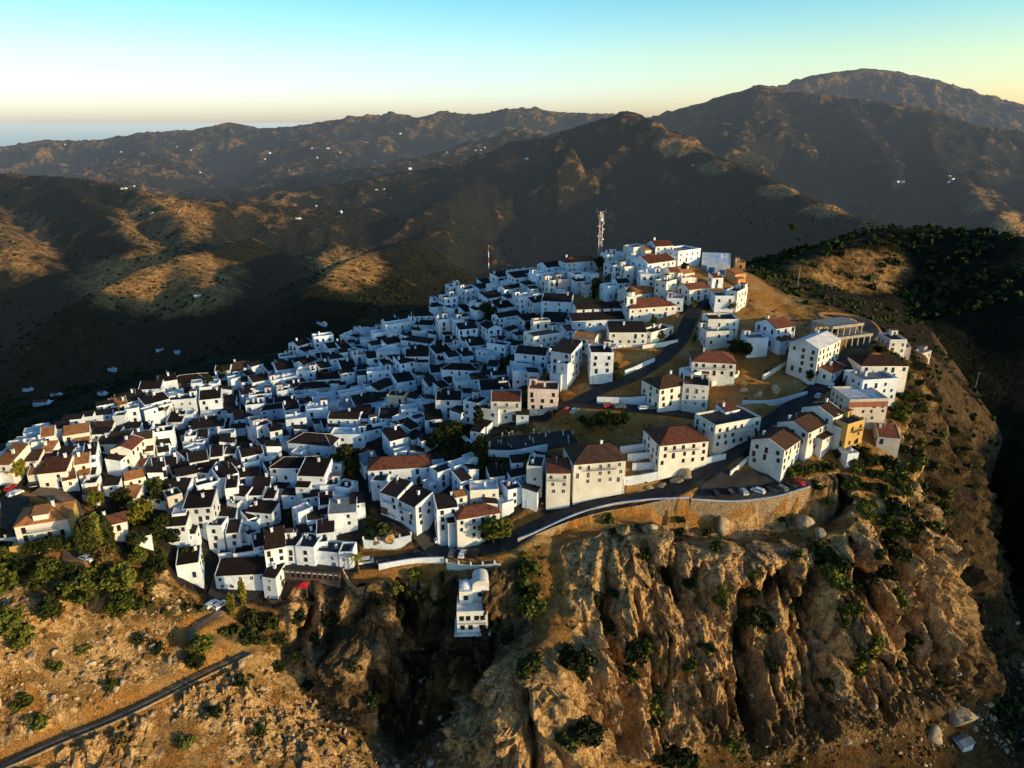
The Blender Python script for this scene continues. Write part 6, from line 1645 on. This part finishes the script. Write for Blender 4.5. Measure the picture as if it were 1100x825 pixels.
def rocks(name, pts, sizes, seed):
    rng = np.random.default_rng(seed); n = len(pts); pts = np.asarray(pts)
    sc = rng.uniform(.6, 1.25, (n, 1, 3)) * np.asarray(sizes)[:, None, None]
    # chop each stone with random planes for angular faces
    V = np.repeat(IV[None], n, 0).copy()
    for k in range(7):
        d = rng.normal(0, 1, (n, 1, 3)); d /= np.linalg.norm(d, axis=2)[:, :, None]; h = rng.uniform(.35, .8, (n, 1))
        over = np.maximum((V * d).sum(2) - h, 0); V -= over[:, :, None] * d
    V = V * sc
    a = rng.uniform(0, 6.28, n); ca, sa = np.cos(a)[:, None], np.sin(a)[:, None]
    V = np.stack([V[:, :, 0] * ca - V[:, :, 1] * sa, V[:, :, 0] * sa + V[:, :, 1] * ca, V[:, :, 2]], -1) + pts[:, None, :]
    Fs = (IF[None] + (np.arange(n) * len(IV))[:, None, None]).reshape(-1, 3)
    V = V.reshape(-1, 3)
    me = bpy.data.meshes.new(name)
    me.vertices.add(len(V)); me.vertices.foreach_set('co', V.astype(np.float32).ravel())
    me.loops.add(Fs.size); me.loops.foreach_set('vertex_index', Fs.astype(np.int32).ravel())
    me.polygons.add(len(Fs)); me.polygons.foreach_set('loop_start', np.arange(0, Fs.size, 3, dtype=np.int32))
    try: me.polygons.foreach_set('loop_total', np.full(len(Fs), 3, dtype=np.int32))
    except Exception: pass
    me.update(calc_edges=True); me.materials.append(MATS['boulder_rock'])
    return link(name, me)


lower = (free * (1 - .75 * cliff) * sstep(-.1, .35, fbm(X / 13, Y / 13, 4.4, 3) + .1) * front).ravel() * ((X < -8) & (Y < 168) | (X > 60) & (Z < 0) | (X > 0) & (Z < -2)).ravel() * (edge.ravel() > 6)
lower = lower / lower.sum()
sel = rng.choice(lower.size, 5500, replace=False, p=lower)
sz = np.minimum(.22 + rng.pareto(2.6, len(sel)) * .30, 1.3)
st = rocks('boulders', np.stack([flatX[sel], flatY[sel], flatZ[sel] + sz * .1], -1), sz, 12); tag(st, kind='stuff')
rk = random.Random(2)
for px, py, s_, lab in ((738, 512, 2.6, 'large sunlit boulder at the end of the white retaining wall'), (728, 516, 2.2, 'grey boulder leaning on the white retaining wall beside the larger one'), (712, 522, 1.8, 'dark boulder under the middle of the white retaining wall'), (698, 524, 1.7, 'dark boulder under the left part of the white retaining wall'), (775, 562, 3.6, 'big rock outcrop below the left end of the parking terrace wall'), (862, 563, 3.4, 'big pale rock below the right end of the parking terrace wall'), (880, 575, 2.6, 'pale rock on the brink right of the parking terrace wall'), (1030, 770, 5.0, 'huge dark boulder at the foot of the cliff on the right'), (1005, 790, 3.0, 'dark boulder left of the huge one at the cliff foot'), (700, 566, 2.0, 'grey rock under the long parapet'), (800, 420, 2.6, 'rock on the knoll above the bend of the road'), (815, 424, 3.0, 'larger rock on the knoll above the bend of the road'), (832, 420, 2.2, 'rock at the right end of the knoll above the bend')):
    r = surf(px, py)
    if r[0] is None: continue
    o = rocks('boulder', [(0, 0, 0)], [s_], rk.randrange(999)); o.location = r[0]; tag(o, lab, 'boulder')

# ------------------------------------------------------------------ cars
def car_meshes(van=False):
    k = ('car', van)
    if k in _cache: return _cache[k]
    L, W_, = (4.9, 1.9) if van else (4.2, 1.75)
    prof = [(-L / 2, .35), (-L / 2, .95), (-L / 2 + .15, 1.02), (-L / 2 + .55, 1.75 if van else 1.42), (.75 if not van else 1.2, 1.75 if van else 1.45), (1.15 if not van else 1.75, .98), (L / 2 - .1, .85), (L / 2, .6), (L / 2, .32)]
    b = MB(); n = len(prof); taper = lambda z: W_ / 2 - max(0, z - .95) * .28
    for sgn in (-1, 1): b.v += [(x, sgn * taper(z), z) for x, z in prof]
    b.f.append(tuple(range(n - 1, -1, -1))); b.f.append(tuple(range(n, 2 * n)))
    for i in range(n): j = (i + 1) % n; b.f.append((i, j, n + j, n + i))
    b.m = [0] * len(b.f)
    g = MB(); zt, zb = (1.66, 1.05) if van else (1.36, 1.0)
    x0, x1 = -L / 2 + .5, (1.05 if not van else 1.5)
    for sgn in (-1, 1):
        y = lambda z: sgn * (taper(z) + .012); q = [(x0 - .1, y(zb), zb), (x1 + .1, y(zb), zb), (x1 - .3, y(zt), zt), (x0 + .1, y(zt), zt)]
        g.quad(q if sgn < 0 else q[::-1])
    xa, za, xb, zb2 = prof[4][0], prof[4][1], prof[5][0], prof[5][1]
    nx_, nz_ = (za - zb2), (xb - xa); l = math.hypot(nx_, nz_); nx_, nz_ = nx_ / l * .012, nz_ / l * .012
    f = lambda t: (xa + (xb - xa) * t + nx_, za + (zb2 - za) * t + nz_)
    p0, p1 = f(.1), f(.95); g.quad([(p1[0], -.72, p1[1]), (p1[0], .72, p1[1]), (p0[0], .62, p0[1]), (p0[0], -.62, p0[1])])
    xa, za, xb, zb2 = prof[3][0], prof[3][1], prof[2][0], prof[2][1]
    g.quad([(xa - .05, -.6, za - .1), (xa - .05, .6, za - .1), (xb - .0, .7, zb2 + .08), (xb - .0, -.7, zb2 + .08)])
    wh = MB(); wh.tube((0, -.1, 0), (0, .1, 0), .32, n=12)
    rim = MB(); rim.tube((0, -.115, 0), (0, .115, 0), .18, n=8)
    _cache[k] = (b, g, wh.mesh('wheel', ['tyre']), rim.mesh('rim', ['galvanised']), g.mesh('windows', ['glass_pane']))
    return _cache[k]


CARS = []
def car(px, py, ang, colour, label, van=False):
    b, g, wh, rim, gm_ = car_meshes(van)
    k = ('carbody', van, colour)
    if k not in _cache: _cache[k] = b.mesh('body', [colour])
    p = hit(px, py); o = root_at('van' if van else 'parked_car', p[0], p[1], p[2] + LIFT + .12, R(ang))
    link('body', _cache[k], o); link('windows', gm_, o)
    for x in (-1.3, 1.3):
        for y in (-.82, .82):
            w_ = link('wheel', wh, o, (x, y, .32)); link('rim', rim, w_)
    tag(o, label, 'van' if van else 'car', 'parked cars')
    return o


for a in ((768, 533, 100, 'car_black', 'black car at the left end of the row on the parking terrace'), (784, 532, 100, 'car_black', 'black car second from left in the row on the parking terrace'), (798, 531, 100, 'car_silver', 'silver car between dark cars on the parking terrace'), (814, 530, 140, 'car_white', 'white car parked in the middle of the parking terrace row'), (827, 529, 120, 'car_black', 'black car right of the white car on the parking terrace'), (839, 527, 120, 'car_grey', 'dark grey car near the right end of the parking terrace'), (848, 524, 120, 'car_black', 'black car beside the red one on the parking terrace'), (857, 521, 120, 'car_red', 'dark red car in the right corner of the parking terrace'),
          (228, 652, 60, 'car_white', 'left one of two white cars beside the lower left ramp'), (237, 653, 60, 'car_white', 'right one of two white cars beside the lower left ramp'), (244, 628, 75, 'car_white', 'white car under the long dark roofed house, leftmost of its row'), (253, 629, 75, 'car_black', 'black car second in the row under the long dark roofed house'), (270, 628, 75, 'car_blue', 'blue car near the annex of the long dark roofed house'), (278, 628, 75, 'car_grey', 'grey car at the annex corner of the long dark roofed house'),
          (393, 606, 15, 'car_white', 'white van on the lower road under the white facade', True), (412, 607, 15, 'car_black', 'black car on the lower road right of the white van'), (486, 597, 80, 'car_grey', 'grey car in the bay of the lower road'), (497, 598, 80, 'car_white', 'white car in the bay of the lower road'), (510, 598, 80, 'car_black', 'black car right of the white one in the lower road bay'), (474, 583, 20, 'car_white', 'white car under the long blue white facade beside the street'),
          (418, 552, 130, 'car_silver', 'silver car on the side street, upper one of the pair'), (424, 557, 130, 'car_white', 'white car on the side street, lower one of the pair'),
          (584, 434, 5, 'car_white', 'white van in front of the pinkish house by the plateau road', True), (579, 444, 40, 'car_white', 'white car left of the black one near the pinkish house'), (593, 445, 60, 'car_black', 'black car near the pinkish house by the plateau road'), (609, 443, 70, 'car_red', 'red car parked at the edge above the post lined garden'), (617, 444, 60, 'car_silver', 'silver car beside the red one above the post lined garden'),
          (692, 441, 10, 'car_white', 'white car on the plateau road under the cream house'), (703, 442, 10, 'car_black', 'black car behind the white one on the plateau road'), (654, 438, 5, 'car_red', 'dark red car by the long plain white wall'), (666, 439, 5, 'car_grey', 'grey car by the long plain white wall'),
          (893, 417, 60, 'car_white', 'white car driving up the road beside the tall warehouse'), (879, 428, 50, 'car_silver', 'silver car at the bend below the tall warehouse'), (665, 374, 20, 'car_white', 'white car beside the tall white block under the church'),
          (12, 527, 100, 'car_red', 'red car on the west square at the left edge'), (17, 533, 60, 'car_white', 'white car below the red one on the west square'), (39, 523, 20, 'car_black', 'black car at the top of the west square'), (69, 520, 20, 'car_red', 'dark red car in the west street by the small houses'), (77, 519, 20, 'car_white', 'white car in the west street beside a dark red one'), (94, 603, -20, 'car_white', 'white car at the lower end of the west street')):
    car(*a)

# ------------------------------------------------------------------ street lamps
for nm, road, k0, dk, side, lab in (('cliff road', 'cliff_road', 6, 12, 1, 'street lamp along the cliff road'), ('main road', 'main_road', 4, 12, -1, 'street lamp along the main road below the church')):
    l = ROADL[road]; c = 0
    for i in range(k0, len(l) - 4, dk):
        a, b = l[i - 1], l[i + 1]; dx, dy = b[0] - a[0], b[1] - a[1]; d = math.hypot(dx, dy); ux, uy = -dy / d * side, dx / d * side
        x, y = l[i][0] + ux * (ROADS[road][0] + .5), l[i][1] + uy * (ROADS[road][0] + .5)
        if min(math.hypot(h['x'] - x, h['y'] - y) for h in HOUSES) < 5.5: continue
        o = root_at('street_lamp', x, y, T(x, y), math.atan2(-uy, -ux)); c += 1
        q = MB(); q.tube((0, 0, -.5), (0, 0, 5.2), .09, .06, n=6); q.tube((0, 0, 5.2), (1.1, 0, 5.5), .05, .04, n=5); part('pole', q, ['iron'], o)
        q = MB(); q.box(.9, 1.5, -.12, .12, 5.4, 5.55); part('lamp_head', q, ['galvanised'], o)
        tag(o, f'{lab}, {ORD[c]} from its lower end', 'street lamp', 'street lamps')

# ------------------------------------------------------------------ farmhouses far off
def farm_mesh(seed):
    rng = random.Random(seed); L, W_, h = rng.uniform(9, 15), rng.uniform(6, 8), rng.uniform(3.4, 6)
    w_ = MB(); w_.box(-L / 2, L / 2, -W_ / 2, W_ / 2, -5, h); w_.quad([(-L / 2, W_ / 2, h), (-L / 2, -W_ / 2, h), (-L / 2, 0, h + 1.6)]); w_.quad([(L / 2, -W_ / 2, h), (L / 2, W_ / 2, h), (L / 2, 0, h + 1.6)]); w_.box(L / 2, L / 2 + 4, -W_ / 2 + 1, W_ / 2, -5, h * .7)
    r_ = MB(); gable(r_, -L / 2, L / 2, -W_ / 2, W_ / 2, h, 1.6)
    d_ = MB()
    for i in range(3): x = -L / 2 + L * (i + .5) / 3; d_.box(x - .5, x + .5, -W_ / 2 - .04, -W_ / 2 + .1, 1, 2.2)
    return w_.mesh('wall', ['white_wall']), r_.mesh('roof', [rng.choice(['brown_tiles', 'red_tiles'])]), d_.mesh('window', ['glass_pane'])


FM = [farm_mesh(i) for i in range(4)]
FARM = {'left coastal range': [(70, 157), (130, 165), (160, 170), (190, 160), (205, 162), (225, 172), (240, 176), (262, 178), (285, 175), (290, 168), (310, 183), (335, 160), (340, 170), (352, 160), (365, 165), (395, 155), (430, 145), (402, 175), (215, 187), (300, 150), (180, 186)],
        'long central spur': [(404, 205), (412, 204), (440, 183), (480, 165), (510, 163), (516, 162), (520, 160), (340, 222), (365, 228), (320, 235), (565, 172)],
        'sunlit left hills': [(133, 204), (163, 230), (212, 319), (145, 203), (420, 215)],
        'right hand massif': [(1020, 190), (1023, 194), (1019, 197), (968, 196), (964, 197), (745, 180)],
        'dark valley behind the village': [(172, 376), (190, 379), (30, 420), (60, 425), (120, 400), (345, 350), (110, 425), (45, 435)]}
for zone, lst in FARM.items():
    got = []
    for px, py in lst:
        p = far_hit(px, py)
        if p is None: continue
        if abs(p[0]) < 245 and p[1] < 452: continue
        got.append((px, p))
    got.sort(key=lambda g: g[0])
    for i, (px, p) in enumerate(got):
        rng_ = random.Random(i * 7 + len(zone)); o = root_at('farmhouse', *p, rng_.uniform(-.6, .6))
        f = FM[rng_.randrange(4)]; sc_ = rng_.uniform(.6, 1.0) * (1.2 if p[1] > 3000 else .9); o.scale = (sc_, sc_, sc_)
        link('wall', f[0], o); link('roof', f[1], o); link('window', f[2], o)
        tag(o, f'tiny white farmhouse on the {zone}, {ORD[i + 1]} from the left', 'farmhouse', 'farmhouses on the far hills')
p = far_hit(856, 252, 300, 900)
if p:
    o = root_at('farmhouse', *p, .1); o.scale = (1.0, 1.0, 1.0); f = FM[1]; link('wall', f[0], o); link('roof', f[1], o); link('window', f[2], o); tag(o, 'pale house standing alone behind the hill right of the village', 'farmhouse', 'farmhouses on the far hills')
r = surf(1038, 808)
if r[0] is not None:
    o = root_at('hut', r[0].x, r[0].y + 2, r[0].z, .4); q = MB(); q.box(-2.2, 2.2, -1.7, 1.7, -2, 2.2); part('wall', q, ['white_wall'], o); q = MB(); gable(q, -2.2, 2.2, -1.7, 1.7, 2.2, .7); part('roof', q, ['grey_roof'], o); tag(o, 'small pale hut among the rocks at the cliff foot, bottom right', 'hut')

# ------------------------------------------------------------------ names for every house and tree: look first, then where it stands
LM = [('the church tower', 665, 325), ('the tall lattice mast', 644, 262), ('the red-white mast', 525, 285), ('the striped roof warehouse', 768, 290), ('the parking terrace', 812, 530), ('the domed cliff house', 508, 645), ('the yellow walled villa', 50, 562), ('the low stone building', 337, 615),
      ('the post lined garden', 570, 470), ('the concrete frame building', 905, 362), ('the cypress group', 108, 590), ('the ochre yellow house', 902, 460), ('the dark tree clump', 478, 466), ('the walled playground', 418, 578), ('the unplastered back house', 200, 400), ('the rounded cream house', 585, 352),
      ('the brown roofed hall', 268, 388), ('the back-edge trees', 530, 335), ('the terraced yards', 690, 492), ('the main road bend', 735, 365)]
SMALLW = {'G': 'gabled', 'H': 'hipped', 'S': 'sloping', 'F': 'flat'}


def place_words(items, describe, cat, group):
    buckets = {}
    for it in items:
        o = it['o']; px, py = it['px'], it['py']
        lm = min(LM, key=lambda l: math.hypot(l[1] - px, (l[2] - py) * 1.3)); dx, dy = px - lm[1], (py - lm[2]) * 1.3
        d = ('right of' if dx > 0 else 'left of') if abs(dx) > abs(dy) else ('below' if dy > 0 else 'above')
        buckets.setdefault((describe(it), d, lm[0]), []).append((math.hypot(dx, dy), it))
    for (desc, d, l), its in buckets.items():
        its.sort(key=lambda t: t[0])
        for i, (_, it) in enumerate(its):
            o = it['o']
            if len(its) == 1: s_ = f'{desc}, {d} {l}'
            else: s_ = f'{desc}, {"" if i == 0 else ORD[i + 1] + " "}nearest {d} {l}'
            tag(o, s_, cat, group)


for hrec in HOUSES: hrec['px'], hrec['py'] = project(hrec['x'], hrec['y'], hrec['z'])
LIT = lambda it: ''


def dh(it):
    sz_ = 'low' if it['s'] < 1.5 else 'small' if it['s'] < 2.1 else 'tall' if it['s'] >= 2.8 else 'mid-sized'
    shape = 'long ' if it['L'] > 1.9 * it['W'] else ''
    return f"{sz_} {shape}{WALLW[it['wall']]} house with {ROOFW[it['roof']]} {SMALLW[it['typ']]} roof"


place_words([h for h in HOUSES if not any(f in h['flags'] for f in ('yellow', 'shed'))], dh, 'house', 'whitewashed village houses')
for h in HOUSES:
    if 'yellow' in h['flags']: tag(h['o'], 'large white villa with orange hipped roof, dormer and bright yellow plinth', 'house')
    if 'shed' in h['flags']:
        o = h['o']; o.name = 'warehouse'; tag(o, 'big white warehouse with pale blue striped metal roof and blue door', 'warehouse')
        hh = h['s'] * SH; a, b = h['L'] / 2, h['W'] / 2; rise = h['W'] * .24
        q = MB()
        for u in (-.42, .15): q.quad([(a * u, -b - .2, hh + .16), (a * (u + .3), -b - .2, hh + .16), (a * (u + .3), b, hh + rise + .22), (a * u, b, hh + rise + .22)])
        part('roof_band', q, ['metal_blue'], o)
for t in TREES:
    if t['kind'] == 'shrub' and 'label' in t['o']: continue
    l = t['o'].location; t['px'], t['py'] = project(l.x, l.y, l.z + t['size'] * .5)
KW = {'cypress': 'narrow {} cypress tree', 'pine': 'rounded {} pine tree', 'broad': 'bushy {} tree', 'shrub': '{} shrub', 'palm': '{} palm tree with arching fronds'}
CW = {'d': 'dark green', 'g': 'green', 'y': 'yellow-green', 'b': 'brownish'}
place_words([t for t in TREES if 'label' not in t['o']], lambda it: KW[it['kind']].format(CW[it['mat']]) + (' of good height' if it['size'] > 7.2 and it['kind'] in ('broad', 'pine') else ''), 'tree', 'trees around the village')
